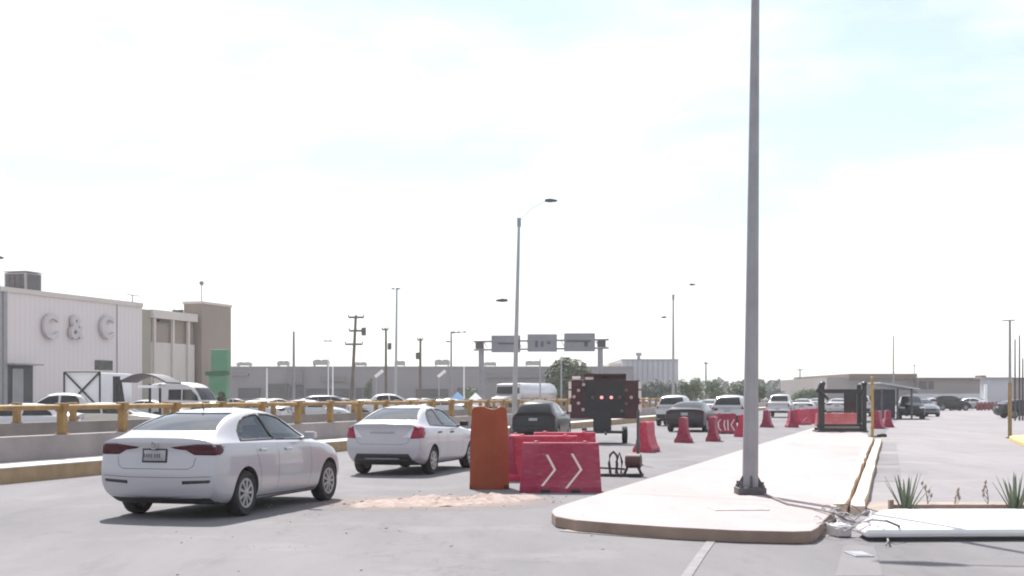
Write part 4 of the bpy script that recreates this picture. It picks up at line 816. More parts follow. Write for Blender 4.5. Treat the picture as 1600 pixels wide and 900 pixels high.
# emblem and plate marks, aerial on the nearest sedan
def on_rear(b, y, z, wd, ht, x=None): b.box((x, y, z), (.006, wd, ht))
cx1 = 4.70/2
b = MB(); b.lathe([(.045, 0), (.058, .004), (.058, .012), (.045, .012)], 20, Matrix.Translation((-cx1+.040, 0, 1.02)) @ Matrix.Rotation(-math.pi/2, 4, 'Y'), 0, False)
for s_ in (-1, 1): b.tube((-cx1+.034, s_*.030, 1.055), (-cx1+.034, s_*.004, .985), .006, n=6)
b.build('emblem', CHROME, CAR1)
b = MB()
for y in (-.115, -.08, -.045, .01, .045, .08, .115): b.box((-cx1-.016, y, .882), (.006, .02, .055))
b.build('plate_marking', mat('plate_ink', (.10, .10, .12), .6), [c for c in CAR1.children if c.name.startswith('license_plate')][0])
b = MB(); b.tube((-cx1+1.42, 0, 1.47), (-cx1+1.34, 0, 1.58), .008, n=6); b.build('aerial', BLKPL, CAR1)
# the others
P_HATCH = make_car('hatchback_car', HATCH, BLACK, 'black hatchback parked behind the red barriers left of the arrow board', 'car', False)
place(P_HATCH, gx(848, 50), 0, math.pi/2-rad(12))
P_SED = make_car('sedan_car', SEDAN_A, mat('charcoal_car_paint', (.022, .021, .026), .3, var=.05, spec=.35, coat=.25), 'dark grey sedan seen from behind between two red barriers', 'car', False); place(P_SED, gx(1083, 64), 0, HD-.02)
P_SUV = make_car('suv_car', SUV, SILVER, 'silver SUV in the left lane just beyond the dark grey sedan', 'car', False); place(P_SUV, gx(1057, 76), 0, HD+.04)
P_PICK = make_car('pickup_truck', PICK, SILVER, 'silver pickup truck seen from behind, right of the tall pole', 'pickup', False); place(P_PICK, gx(1220, 104), 0, HD)
P_VAN = make_car('white_van', VAN, WHITE2, 'tall white van with a dark side window parked before the beige tower', 'van', False); place(P_VAN, gx(291, 88), 0, rad(-28))
dup(P_SUV, gx(1145, 72), HD, 'silver SUV seen from behind, just left of the tall pole', paint=SILVER)
dup(P_SED, gx(1112, 92), HD+.03, 'white sedan half hidden between the dark grey sedan and the silver SUV', paint=WHITE2)
dup(P_SED, gx(1256, 112), HD, 'white sedan ahead, just right of the silver pickup truck', paint=WHITE2)
dup(P_SED, gx(1278, 135), HD, 'small silver sedan far ahead beyond the red chevron barriers', paint=SILVER)
GL = 'cars in the right-hand lot'
dup(P_SUV, gx(1423, 97), HD-math.pi+.06, 'dark SUV facing the camera just right of the shelter', GL, BLACK)
dup(P_SED, gx(1440, 108), HD-math.pi+.3, 'grey sedan right behind the dark SUV by the shelter', GL, GREYP)
dup(P_SED, gx(1462, 150), .3, 'white sedan side-on in the lot before the taupe building', GL, WHITE2)
dup(P_SUV, gx(1487, 150), .1, 'black SUV side-on in the middle of the right lot', GL, BLACK)
dup(P_SED, gx(1512, 155), 2.6, 'silver sedan beside the black SUV in the right lot', GL, SILVER)
dup(P_SED, gx(1528, 170), .2, 'dark grey sedan nearest the red fence in the right lot', GL, GREYP)
dup(P_SUV, gx(1345, 110), HD, 'white SUV beyond the red barriers, seen through the metal frame', GL, WHITE2)
dup(P_SED, gx(1310, 120), HD, 'white sedan seen through the left of the metal frame', GL, WHITE2)
dup(P_SED, gx(1604, 100), 0.1, 'dark sedan cut by the right edge of the picture', GL, BLACK)
GP = 'cars parked beyond the underpass'
dup(P_PICK, gx(95, 56), rad(196), 'white pickup truck behind the yellow rails below the X-braced panel', GP, WHITE2)
dup(P_SED, gx(22, 46), rad(188), 'white sedan low behind the rails at the left edge', GP, WHITE2)
dup(P_SED, gx(180, 52), rad(10), 'pale sedan behind the rails right of the white pickup', GP, BEIGEP)
dup(P_SED, gx(222, 84), rad(170), 'white sedan under the dark arched carport', GP, WHITE2)
for x, Y, rz, src, pt, lb in ((345, 62, 15, P_SED, BEIGEP, 'beige sedan behind the rails below the green sign panel'), (390, 75, 170, P_SED, SILVER, 'silver sedan behind the rails right of the green sign panel'), (425, 82, 20, P_SED, WHITE2, 'white sedan below the first short white pole'),
    (462, 88, 165, P_SED, REDP, 'red sedan at the foot of the plain bare mast'), (490, 80, 10, P_SED, SILVER, 'silver sedan left of the leaning wooden pole foot'), (522, 92, 8, P_SUV, GREYP, 'grey SUV at the foot of the leaning wooden pole'),
    (560, 96, 190, P_SED, BEIGEP, 'beige sedan right of the leaning wooden pole foot'), (607, 82, 8, P_PICK, WHITE2, 'white pickup above the roof of the second white sedan'), (655, 100, 10, P_SED, REDP, 'red sedan at the foot of the transformer pole'),
    (682, 98, 175, P_SED, SILVER, 'silver sedan below the second tilted floodlight'), (712, 104, 5, P_SED, BEIGEP, 'beige sedan below the blue canopy'), (985, 150, 120, P_SED, REDP, 'red sedan beyond the rails right of the arrow board'), (1010, 160, 60, P_SED, WHITE2, 'white sedan beyond the rails right of the arrow board')):
    dup(src, gx(x, Y), rad(rz), lb, GP, pt)

for i, (x, Y) in enumerate(((372, 118), (404, 126), (438, 120), (474, 130), (505, 122), (540, 134), (640, 128), (668, 136), (698, 140))):
    dup(P_SED, gx(x, Y), rad((12, 168, 20, 175, 5, 15, 170, 8, 172)[i]), 'small pale car in the back row beyond the yellow rails', 'pale cars in the back row of the lot', BEIGEP)
# tanker truck on the far carriageway
q = gx(808, 135); tk = thing('tanker_truck', 'white-cabbed tanker truck with a shiny silver tank below the sign gantry', 'truck', q, rad(236))
b = MB(); b.lathe([(.3, -3.4), (.8, -3.3), (1.02, -3.0), (1.02, 3.0), (.8, 3.3), (.3, 3.4)], 28, Matrix.Translation((-3.0, 0, 1.95)) @ Matrix.Rotation(math.pi/2, 4, 'Y')); b.build('tank', mat('polished_tank_metal', (.55, .55, .56), .3, metal=.7, var=.08), tk, True)
b = MB(); b.box((-2.4, 0, .85), (8.5, 1.0, .22)); b.build('chassis', BLKPL, tk)
b = MB(); b.loft([[(.9, -1.1, .6), (.9, 1.1, .6), (.9, 1.05, 2.95), (.9, -1.05, 2.95)], [(2.3, -1.1, .6), (2.3, 1.1, .6), (2.15, 1.05, 2.85), (2.15, -1.05, 2.85)]]); b.loft([[(2.31, -.9, .6), (2.31, .9, .6), (2.31, .9, 1.7), (2.31, -.9, 1.7)], [(3.6, -.8, .6), (3.6, .8, .6), (3.6, .75, 1.45), (3.6, -.75, 1.45)]]); b.build('cab', WHITE2, tk, bevel=.06)
b = MB(); b.loft([[(2.30, -.95, 1.85), (2.30, .95, 1.85), (2.2, .92, 2.6), (2.2, -.92, 2.6)], [(2.33, -.95, 1.85), (2.33, .95, 1.85), (2.23, .92, 2.6), (2.23, -.92, 2.6)]]); b.build('windscreen', DGLASS, tk)
for s_ in (-1, 1): b = MB(); b.box((1.6, s_*1.09, 2.2), (.8, .03, .6)); b.build('side_window', DGLASS, tk)
for x in (-5.4, -4.3, .0, 2.9):
    for s_ in (-1, 1): b = MB(); b.tube((x, s_*.75, .5), (x, s_*1.1, .5), .5, n=20); b.build('wheel', TYRE, tk)
b = MB(); b.box((3.61, 0, 1.0), (.03, 1.0, .6)); b.build('grille', CHROME, tk)

# ------------------------------------------------------------------ things in the left-hand lot
q = gx(129, 80); k = 80/F; xp = thing('tarp_trailer', 'white covered trailer with a dark X-braced end frame behind the white pickup', 'trailer', q, rad(-6)); hw = 29*k; z0, z1 = .9, H+37*k
b = MB(); b.box((0, 2.5, (z0+z1)/2), (hw*2-.1, 5, z1-z0-.1)); b.build('cover', WCLOTH, xp, bevel=.04)
b = MB()
for a, c in (((-hw, z0), (hw, z0)), ((-hw, z1), (hw, z1)), ((-hw, .0), (-hw, z1)), ((hw, .0), (hw, z1)), ((-hw, z0), (hw, z1)), ((-hw, z1), (hw, z0))): b.tube((a[0], -.08, a[1]), (c[0], -.08, c[1]), .055, n=6)
b.build('end_frame', BLKST, xp)
for x in (-.8, .8): b = MB(); b.tube((x-.1, 2.5, .4), (x+.1, 2.5, .4), .4, n=18); b.build('wheel', TYRE, xp)
q = gx(215, 78); k = 78/F; cp_ = thing('carport', 'dark arched carport with stout braced posts behind the white van', 'carport', q, 0)
b = MB(); b.path([((182-215)*k, 0, 0), ((182-215)*k, 0, H+30*k)], .22, 8); b.path([((186-215)*k, -.1, H+24*k), ((197-215)*k, -.1, 0)], .17, 8); b.build('braced_post', BLKST, cp_)
for x in (227, 243): b = MB(); b.path([((x-215)*k, 1, 0), ((x-215)*k, 1, H+18*k)], .08, 8); b.build('post', BLKST, cp_)
b = MB(); rings = []
for i in range(13):
    a = i/12; x = (188+a*72-215)*k; z = H+(14+18*math.sin(math.pi*(.12+a*.80)))*k; rings.append([(x, 0, z), (x, 0, z+.10), (x, 3.5, z+.10), (x, 3.5, z)])
b.loft(rings); b.build('arched_roof', STEELD, cp_)
b = MB(); gq = [((218-215)*k, -.3), ((246-215)*k, -.3), ((246-215)*k, 2.4), ((218-215)*k, 2.4)]; b.prism(gq, H+12*k, H+16*k); b.build('flat_canopy', WCLOTH, cp_)
def canopy(x, ytop, wpx, Y, m, lb):
    k = Y/F; q = gx(x, Y); r = thing('canopy_tent', lb, 'canopy', q); hw = wpx*k/2; zt = H-(ytop-HZ)*k; ze = zt-.75
    b = MB(); v = b.verts([(-hw, -hw, ze), (hw, -hw, ze), (hw, hw, ze), (-hw, hw, ze), (0, 0, zt), (-hw, -hw, ze-.3), (hw, -hw, ze-.3), (hw, hw, ze-.3), (-hw, hw, ze-.3)])
    for i in range(4): b.bm.faces.new((v[i], v[(i+1) % 4], v[4])); b.bm.faces.new((v[i], v[(i+1) % 4], v[5+(i+1) % 4], v[5+i]))
    o = b.build('canopy_roof', m, r); s_ = o.modifiers.new('s', 'SOLIDIFY'); s_.thickness = .03
    for sx in (-1, 1):
        for sy in (-1, 1): b = MB(); b.tube((sx*hw*.95, sy*hw*.95, 0), (sx*hw*.95, sy*hw*.95, ze), .04, n=6); b.build('leg', STEEL, r)
canopy(715, 612, 25, 120, BLUEC, 'blue pyramid canopy tent beyond the rails'); canopy(743, 613.5, 30, 105, WCLOTH, 'white pyramid canopy tent just left of the lamp pole, above the orange barrier')

# ------------------------------------------------------------------ trees
def tree(name, x, Y, wpx, ytop, leaf, lb, n=1500, shape='round', seed=0, ybase=None):
    rn = random.Random(seed); k = Y/F; q = gx(x, Y); r = thing(name, lb, 'tree', q); ht = H-(ytop-HZ)*k; rw = wpx*k/2*(1 if shape == 'round' else 1.3)
    b = MB(); zt = ht*.62; b.path([(0, 0, 0), (.06*rw, 0, zt*.4), (-.05*rw, .05, zt)], [.07*rw+.06, .055*rw+.05, .03*rw+.02], 8)
    for i in range(6):
        a = i*1.05+rn.random(); z = zt*(.45+.09*i); b.path([(0, 0, z), (math.cos(a)*rw*.35, math.sin(a)*rw*.35, z+ht*.14), (math.cos(a)*rw*.62, math.sin(a)*rw*.62, z+ht*.22)], [.03*rw+.02, .02*rw+.015, .01], 6)
    b.build('trunk', BARK, r)
    b = MB(); lobes = []
    zc = ht*(.55 if shape == 'round' else .48); rzv = ht*.45
    if shape == 'round': lobes.append((Vector((0, 0, ht*.52)), rw*.93, ht*.46))
    for i in range(9 if shape == 'round' else 13):
        a = rn.uniform(0, 6.28); e = rn.uniform(-.5, .9); rr = rn.uniform(.3, .62)
        lobes.append((Vector((math.cos(a)*rw*rr*(1-.3*max(e, 0)), math.sin(a)*rw*rr, zc+e*rzv*.62)), rw*rn.uniform(.32, .5), ht*rn.uniform(.15, .25)))
    ls = max(.14, rw*.085)
    for i in range(n):
        c, rx, rz_ = lobes[rn.randrange(len(lobes))]
        if shape == 'round' and rn.random() < .5: c, rx, rz_ = lobes[0]
        d = Vector((rn.gauss(0, 1), rn.gauss(0, 1), rn.gauss(0, 1))).normalized()*(rn.random()**.28)
        p = c+Vector((d.x*rx, d.y*rx, d.z*rz_))
        if p.z < ht*.08: continue
        nn = (d+Vector((rn.uniform(-.8, .8), rn.uniform(-.8, .8), rn.uniform(-.3, .9)))).normalized(); t1 = nn.orthogonal().normalized(); t2 = nn.cross(t1); s_ = ls*rn.uniform(.55, 1.25); an = rn.uniform(0, 6.28)
        t1, t2 = t1*math.cos(an)+t2*math.sin(an), t2*math.cos(an)-t1*math.sin(an)
        b.face([p-t1*s_, p-t2*s_*.5, p+t1*s_, p+t2*s_*.55])
    b.build('crown', leaf, r, recalc=False)
tree('round_tree', 889, 150, 84, 556, LEAF1, 'large dense round-crowned tree behind the sign gantry', 5200, seed=1)
tree('leafy_tree', 1012, 170, 46, 585, LEAF3, 'bluish green tree in front of the pale warehouse, left of the farther street lamp', 1800, 'l', 2)
tree('leafy_tree', 1042, 180, 34, 590, LEAF3, 'bluish green low tree behind the farther street lamp', 1500, 'l', 3)
tree('leafy_tree', 1078, 160, 36, 582, LEAF2, 'green bushy tree right of the pale warehouse', 1900, 'l', 4)
tree('leafy_tree', 1112, 175, 34, 587, LEAF2, 'green tree just right of the far wooden pole', 1700, 'l', 5)
tree('leafy_tree', 1158, 190, 46, 592, LEAF1, 'dark brownish tree left behind the tall pole', 1500, 'l', 6)
tree('leafy_tree', 1186, 170, 24, 594, LEAF1, 'dark tree just right behind the tall pole', 1300, 'l', 7)
tree('leafy_tree', 1262, 210, 44, 603, LEAF2, 'low green tree left of the metal frame', 1500, 'l', 8)
tree('leafy_tree', 1216, 260, 34, 603, LEAF3, 'low hazy tree behind the silver pickup', 1100, 'l', 9)
tree('leafy_tree', 1366, 130, 16, 604, LEAF2, 'small green tree behind the yellow post', 800, 'l', 10)
tree('cypress_tree', 575, 190, 17, 588, LEAF1, 'small dark conical tree in front of the grey store', 900, 'round', 11)
tree('leafy_tree', 738, 200, 36, 602, LEAF2, 'low green tree behind the white canopy tent', 1200, 'l', 12)
tree('leafy_shrub', 345, 96, 24, 606, LEAF1, 'dark green shrub at the foot of the green sign panel', 800, 'l', 13)
tree('leafy_tree', 955, 175, 50, 596, LEAF3, 'greyish tree behind the arrow board', 1300, 'l', 14)

# the far wood along the horizon
b = MB(); rn = random.Random(77)
for i in range(5200):
    x = rn.uniform(985, 1335); Y = rn.uniform(330, 380); hmax = 5.2+2.2*noise.noise((x*.045, 3, 1))+1.4*noise.noise((x*.16, 8, 1)); p = gx(x, Y, hmax*rn.random()**.6)
    nn = Vector((rn.gauss(0, 1), -abs(rn.gauss(0, 1)), rn.gauss(.4, .8))).normalized(); t1 = nn.orthogonal().normalized(); t2 = nn.cross(t1); s_ = rn.uniform(.35, .8)
    b.face([p-t1*s_, p-t2*s_*.6, p+t1*s_, p+t2*s_*.6])
struct(b.build('far_wood', LEAF3, recalc=False), 'stuff')
# ------------------------------------------------------------------ barriers
def barrier_mesh(L_, Wb, Hh, wt=.13, endin=.05):
    b = MB(); prof = [(Wb/2, 0), (Wb/2, .10), (Wb*.36, .22), (Wb*.25, Hh*.55), (wt, Hh-.03), (wt-.02, Hh)]
    full = [(-y, z) for y, z in prof]+[(y, z) for y, z in prof[::-1]]
    rings = []
    for x, e in ((-1, .94), (-.985, 1), (.985, 1), (1, .94)):
        rings.append([(x*(L_/2-endin*z/Hh), y*e, z) for y, z in full])
    b.loft(rings)
    for x in (-L_*.18, L_*.18):
        b.box((x, Wb/2-.02, .03), (.16, .08, .062), 0, 1); b.box((x, -Wb/2+.02, .03), (.16, .08, .062), 0, 1)
    return b
def chevrons(par, L_, Wb, Hh, side, spec_, m=CHEV):
    # strips lying on the sloped side faces; (x, height) corner lists follow the slope
    wt = .13; tab = [(0, Wb/2), (.10, Wb/2), (.22, Wb*.36), (Hh*.55, Wb*.25), (Hh-.03, wt)]
    for pts, wd in spec_:
        b = MB(); fine = []
        for (a, c), (d, e) in zip(pts, pts[1:]):
            for i in range(9): fine.append((a+(d-a)*i/9, c+(e-c)*i/9))
        fine.append(pts[-1])
        rings = []
        for x, z in fine:
            y = side*(lerp_tab(tab, z)+.006); y2 = side*(lerp_tab(tab, z)-.02); rings.append([(x-wd/2, y, z), (x+wd/2, y, z), (x+wd/2, y2, z), (x-wd/2, y2, z)])
        b.loft(rings); b.build('chevron', m, par)
GB = 'red plastic barriers along the closed lane'
def barrier(loc, rz, lb, m=PRED, L_=1.42, Wb=.58, Hh=.90, chev=None, side=-1):
    r = thing('plastic_barrier', lb, 'barrier', loc, rz, GB)
    barrier_mesh(L_, Wb, Hh).build('shell', [m, BLKPL], r, bevel=.018)
    for x in (-L_*.3, L_*.3): b = MB(); b.lathe([(.045, Hh-.003), (.045, Hh+.022), (.03, Hh+.03)], 12, Matrix.Translation((x, 0, 0))); b.build('filler_cap', BLKPL if m is PORG else m, r, True)
    if chev: chevrons(r, L_, Wb, Hh, side, chev)
    return r
ARROWS = [([(-.24, .66), (-.10, .40), (-.32, .02+.1)], .045), ([(.20, .68), (.36, .40), (.10, .08)], .045)]
q = gnd(877, 770); q = Vector((q.x, q.y+.25, 0))
barrier(q, rad(-3), 'nearest red plastic barrier with two pale chevrons pointing right', chev=ARROWS, L_=1.44, Hh=.87)
q = gnd(800, 752); barrier(Vector((q.x, q.y+.7, 0)), rad(80), 'red plastic barrier end-on, tucked right behind the orange one')
q = gx(882, 29.0); barrier(q, rad(4), 'red plastic barrier lying behind the chevron one, below the arrow board', m=PRED2)
q = gx(850, 26.6); barrier(q, rad(-3), 'red plastic barrier behind the chevron one, in front of the black hatchback', m=PRED2)
AX = math.pi/2-AR
for x, y, rz, lb, m, ch in ((1003, 707, AX, 'red flared barrier end-on, right of the arrow board trailer', PRED2, None), (1063, 692, AX+.1, 'red flared barrier end-on in front of the dark grey sedan', PRED, None), (1110, 690, AX+.06, 'narrow red barrier end-on, right of the dark grey sedan', PRED, None),
                            (1158, 683, AX, 'bright red barrier end-on touching the tall pole in view', PRED2, None), (1196, 668, AX, 'dull red barrier end-on just right of the tall pole', PRED, None)):
    q = gnd(x, y); barrier(q+U*.7, rz, lb, m=m, Wb=.60 if x != 1110 else .46, L_=1.3)
OK_ = [([(-.26, .64), (-.36, .52), (-.36, .28), (-.26, .14)], .05), ([(.34, .64), (.20, .40), (.34, .14)], .05), ([(-.08, .6), (-.11, .38), (-.06, .16)], .05), ([(.06, .62), (.06, .16)], .05)]
q = gnd(1136, 678); barrier(Vector((q.x, q.y+.3, 0)), 0, 'dark red barrier facing the camera with white marks, below the silver SUV', chev=OK_, L_=.95)
for x, y, rz, lb, m in ((1240, 668, AX+.2, 'first red barrier of the far row left of the metal frame', PRED), (1256, 664, .9, 'red barrier with pale marks in the far row left of the metal frame', PRED2), (1272, 662, .5, 'last red barrier of the far row, touching the metal frame in view', PRED2)):
    q = gnd(x, y); barrier(q+Vector((0, .5, 0)), rz, lb, m=m, chev=[([(-.35, .2), (0, .34), (.35, .45)], .06)] if 'marks' in lb else None)
for x, y, rz, lb in ((1309, 667, .0, 'sunlit-coloured red barrier lying across, seen through the left of the metal frame'), (1334, 667, .03, 'sunlit-coloured red barrier lying across, seen through the right of the metal frame')):
    q = gnd(x, y); barrier(q+Vector((0, 2.0, 0)), rz, lb, m=mat('sunlit_red_plastic', (.52, .10, .11), .6, spec=.25, scale=2, col2=(.60, .20, .19)), Hh=.72, L_=1.5)  # paler red holds the sunlight on these two barriers in its colour
for x, y, rz, lb, m in ((1376, 670, AX-.1, 'bright red barrier just right of the yellow post', PRED), (1391, 668, AX+.1, 'bright red barrier second right of the yellow post', PRED)):
    q = gnd(x, y); barrier(q+Vector((0, .5, 0)), rz, lb, m=m, L_=1.2)
# the orange one stood on end
q = gnd(766, 764); og = thing('plastic_barrier', 'tall orange plastic barrier stood on its end beside the sand heap', 'barrier', q, 0, None)
b = MB(); hh = [(-.375, 1.44), (-.345, 1.48), (-.27, 1.50), (-.13, 1.50), (-.04, 1.465), (.05, 1.445), (.12, 1.46), (.22, 1.50), (.30, 1.495), (.345, 1.43)]
fy = [-.10, -.108, -.127, -.162, -.185, -.208, -.215, -.135, -.07, -.035]; rings = []
for (x, zt), y in zip(hh, fy):
    wide = 1.0; col = []
    for z, sx in ((0, 1.0), (.10, 1.0), (.14, .985), (.75, .975), (1.0, .955), (1.2, .915), (zt-.02, .885), (zt, .87)): col.append((x*sx, y*(1 if z < 1.2 else .97), z))
    for z, sx in ((zt, .87), (.0, 1.0)): col.append((x*sx, y+.42, z))
    rings.append(col)
b.loft(rings); b.build('shell', PORG, og, bevel=.015)
b = MB(); b.box((-.02, .12, .045), (.70, .46, .05)); b.build('foot_rim', BLKPL, og)

# ------------------------------------------------------------------ arrow board trailer
YA = 47.0; q = gx(945, YA); ab = thing('arrow_board_trailer', 'maroon lamp arrow board on a small trailer among the red barriers', 'arrow board', q, rad(-3)); k = YA/F
hw = 54*k; z1 = H+24*k; z0 = H-36*k
b = MB(); b.box((0, 0, (z0+z1)/2), (hw*2, .14, z1-z0)); b.build('board', MAROON, ab, bevel=.02)
b = MB(); b.box((-.5*k, -.075, (z0+z1)/2+.01), (64*k, .02, z1-z0-.14)); b.build('black_field', BOARDB, ab)
lam = [(-33, 17, 1), (-41, 8, 1), (-48, -2, 1), (-41, -12, 1), (-34, -22, 1), (33, 8, 2), (41, -3, 1), (33, -13, 2), (26, -24, 2), (-19, -3, 2), (-5, -3, 0), (10, -3, 0), (23, -3, 2)]
for x, z, kd in lam:
    b = MB(); b.lathe([(.06, .0), (.06, .05), (.04, .07)], 14, Matrix.Translation((x*k, -.086, H+z*k)) @ Matrix.Rotation(math.pi/2, 4, 'X')); b.build('lamp', (LAMPON, LAMPOFF, LAMPDIM)[kd], ab, True)
for x in (-54.5, 54.5):
    for z in (-20, 2, 16): b = MB(); b.box((x*k, -.09, H+z*k), (.10, .03, .26)); b.build('reflective_strip', CHEV, ab)
b = MB(); b.box((0, .05, z1+.10), (1.5, .5, .06), 0, 0, Matrix.Rotation(-.4, 4, 'X')); b.box((0, .05, z1+.03), (.2, .1, .1)); b.build('solar_panel', MAROON, ab)
for x in (-1.0, -.55): b = MB(); b.box((x, 0, z1+.07), (.30, .12, .11)); b.build('top_lamp', CHEV, ab, bevel=.02)
b = MB(); b.box((-4*k, .1, (z0+.4)/2+.15), (28*k, .5, z0-.20)); b.build('battery_box', BLKST, ab, bevel=.02)
b = MB(); b.tube((-.1, .15, .4), (-.1, .15, z0+.5), .07, n=10); b.build('mast', STEELD, ab)
b = MB(); b.box((0, .5, .42), (1.3, 1.9, .09)); b.tube((0, -.2, .42), (0, -2.0, .40), .045); b.build('chassis', BLKST, ab)
for s_ in (-.72, .72): b = MB(); b.tube((s_-.09, .6, .30), (s_+.09, .6, .30), .30, n=22); b.tube((s_-.1, .6, .30), (s_+.1, .6, .30), .15, n=16, mi=1); b.build('wheel', [TYRE, RIM], ab)
# jack post to its right
q = gnd(997, 727); b = MB(); b.tube((0, 0, 0), (0, 0, 1.35), .038, n=10); b.tube((0, 0, 0), (0, 0, .03), .13, n=14); b.tube((0, 0, .38), (0, 0, .62), .055, n=10)
o = b.build('jack_post', STEELD, smooth=True); o.location = q; tag(o, 'thin dark upright jack post in front of the flared barrier', 'post')
# the tow hitch assembly lying by the island
q = gnd(968, 745); hi = thing('tow_hitch', 'dark steel tow hitch with a loop and a drum lying beside the island edge', 'tow hitch', q, rad(-14))
b = MB(); b.box((0, 0, .035), (.95, .10, .06)); b.box((.05, .22, .035), (.85, .08, .06)); b.box((-.3, .1, .04), (.08, .36, .06)); b.box((.34, .1, .04), (.08, .36, .06)); b.build('skid', BLKST, hi, bevel=.01)
b = MB(); b.path([(-.20, .05, .06), (-.23, .05, .28), (-.21, .05, .45), (-.14, .05, .52), (-.07, .05, .45), (-.06, .05, .28), (-.08, .05, .06)], .028, 8); b.path([(-.08, .2, .06), (-.1, .2, .3), (-.03, .2, .5), (.02, .2, .3), (.0, .2, .06)], .025, 8); b.build('loop', BLKST, hi)
b = MB(); b.lathe([(.10, -.17), (.15, -.15), (.15, .15), (.10, .17)], 18, Matrix.Translation((.28, .1, .33)) @ Matrix.Rotation(math.pi/2, 4, 'Y')); b.build('drum', mat('rusty_dark_red_steel', (.07, .03, .03), .6, var=.3, scale=6), hi, True)
b = MB(); b.path([(.10, .0, .05), (.18, .02, .24), (.30, .05, .30)], .03, 7); b.path([(.45, .1, .05), (.38, .1, .2), (.30, .1, .3)], .03, 7); b.path([(-.5, .1, .18), (-.2, .1, .17), (.1, .05, .16)], .022, 7); b.build('bracket', BLKST, hi)

# ------------------------------------------------------------------ metal frame on the island end
YM = 56.5; q = gx(1316, YM, ISZ); fr = thing('metal_frame', 'black welded steel rack frame standing on the far end of the island', 'frame', q, rad(-4)); k = YM/F
zt = H+17*k-ISZ; hw = 36*k
for x in (-hw+.1, hw-.06):
    for y in (0, .9):
        b = MB(); wd = .26 if x < 0 else .18; b.box((x+(.0 if y == 0 else .14 if x < 0 else -.05), y, zt/2), (wd, .14, zt)); b.build('upright', BLKST, fr, bevel=.012)
for y in (0, .9): b = MB(); b.box((0, y, zt-.28), (hw*2-.1, .12, .17)); b.build('top_beam', BLKST, fr, bevel=.01)
for y, z in ((-.08, .09), (1.0, .09), (.35, .26)): b = MB(); b.box((0, y, z), (hw*2+.06, .13, .15)); b.build('bottom_rail', BLKST, fr, bevel=.01)
for x in (-hw, 0, hw-.05): b = MB(); b.box((x, .4, .03), (.20, 1.5, .06)); b.build('foot', BLKST, fr, bevel=.008)
b = MB(); b.tube((-hw-.05, -.05, zt-.16), (-hw+.38, -.05, zt-.62), .06, n=8); b.tube((-hw-.12, -.02, zt-.32), (-hw+.15, -.02, zt+.04), .07, n=8); b.build('corner_brace', BLKST, fr)
for x in (-hw+.15, hw-.05): b = MB(); b.lathe([(.12, zt-.02), (.13, zt+.08), (.06, zt+.14)], 10, Matrix.Translation((x, 0, 0))); b.build('knob', BLKST, fr, True)
b = MB(); b.box((0, .02, .19), (hw*2-.5, .05, .10)); b.build('bed_slat', TWIG, fr)
# dark lorry beyond, framed by it
q = gx(1333, 84); lo_ = thing('box_truck', 'dark box-bodied truck seen from behind, framed by the metal rack', 'truck', q, RZ)
b = MB(); b.box((0, 3, 1.22), (1.15, 6, 1.45)); b.build('box_body', BLACK, lo_, bevel=.04)
b = MB(); b.box((0, -.02, 1.25), (1.0, .04, 1.2)); b.build('rear_door', BLACK, lo_)
for s_ in (-1, 1):
    b = MB(); b.tube((s_*.32, .9, .28), (s_*.55, .9, .28), .28, n=18); b.build('wheel', TYRE, lo_); b = MB(); b.box((s_*.48, -.05, .62), (.12, .04, .12)); b.build('tail_light', TAIL, lo_)
b = MB(); b.box((0, 6.4, 1.05), (1.1, 1.2, 1.3)); b.build('cab', BLACK, lo_, bevel=.06)
# small dark block beside the yellow post
q = gnd(1378, 683); b = MB(); b.box((0, 0, .06), (.34, .24, .12)); b.box((-.22, .02, .03), (.2, .12, .06)); b.box((.05, 0, .13), (.2, .16, .02)); o = b.build('rubber_block', BLKPL, bevel=.012); o.location = q; tag(o, 'small dark rubber block on the ground right of the yellow post', 'block')

# ------------------------------------------------------------------ planter, plants, cables, sand
b = MB(); pl = [gnd(x, y, .13) for x, y in ((1338, 822), (1352, 829), (1400, 829), (1600, 828))]; bk = [gnd(x, y, .13) for x, y in ((1600, 797), (1395, 797), (1372, 800), (1358, 808))]
ex = Vector((2.0, 0, 0)); poly = pl[:3]+[pl[3], pl[3]+ex, bk[0]+ex]+bk; b.prism([(p.x, p.y) for p in poly], .045, .15)
WCONC = mat('white_painted_concrete', (.72, .71, .71), .75, var=.06, scale=2.5, bump=.12)
pt = b.build('planter_slab', WCONC, bevel=.045); tag(pt, 'white painted concrete slab edging the planting bed at lower right', 'planter')
cen = sum(poly, Vector())/len(poly); bp = [Vector((p.x, p.y+.13 if p.y < cen.y else p.y-.05, 0)) for p in poly]; bp = [Vector((p.x+(.12 if p.x < cen.x-1 else 0), p.y, 0)) for p in bp]
b = MB(); b.prism([(p.x, p.y) for p in bp], -.02, .046); b.build('slab_shade_base', STEELD, pt)  # recessed base coloured dark to deepen the shadow under the slab
a, c = gnd(1393, 793, .13), gnd(1600, 793, .13)+ex; b = MB(); b.box(((a.x+c.x)/2, a.y+.05, .085), (c.x-a.x, .07, .17)); b.box((a.x+.0, a.y+.03, .12), (.06, .10, .24))
tag(b.build('bed_border', mat('weathered_timber', (.30, .22, .18), .85, var=.2, scale=6), bevel=.01), 'low brown timber border behind the white slab', 'border')
b = MB(); b.face([(a.x, a.y+.1, .016), (c.x, a.y+.1, .016), (c.x, a.y+2.4, .016), (a.x, a.y+2.4, .016)]); struct(b.build('soil', mat('bed_soil', (.30, .25, .22), .95, var=.2, scale=3, bump=.4)))
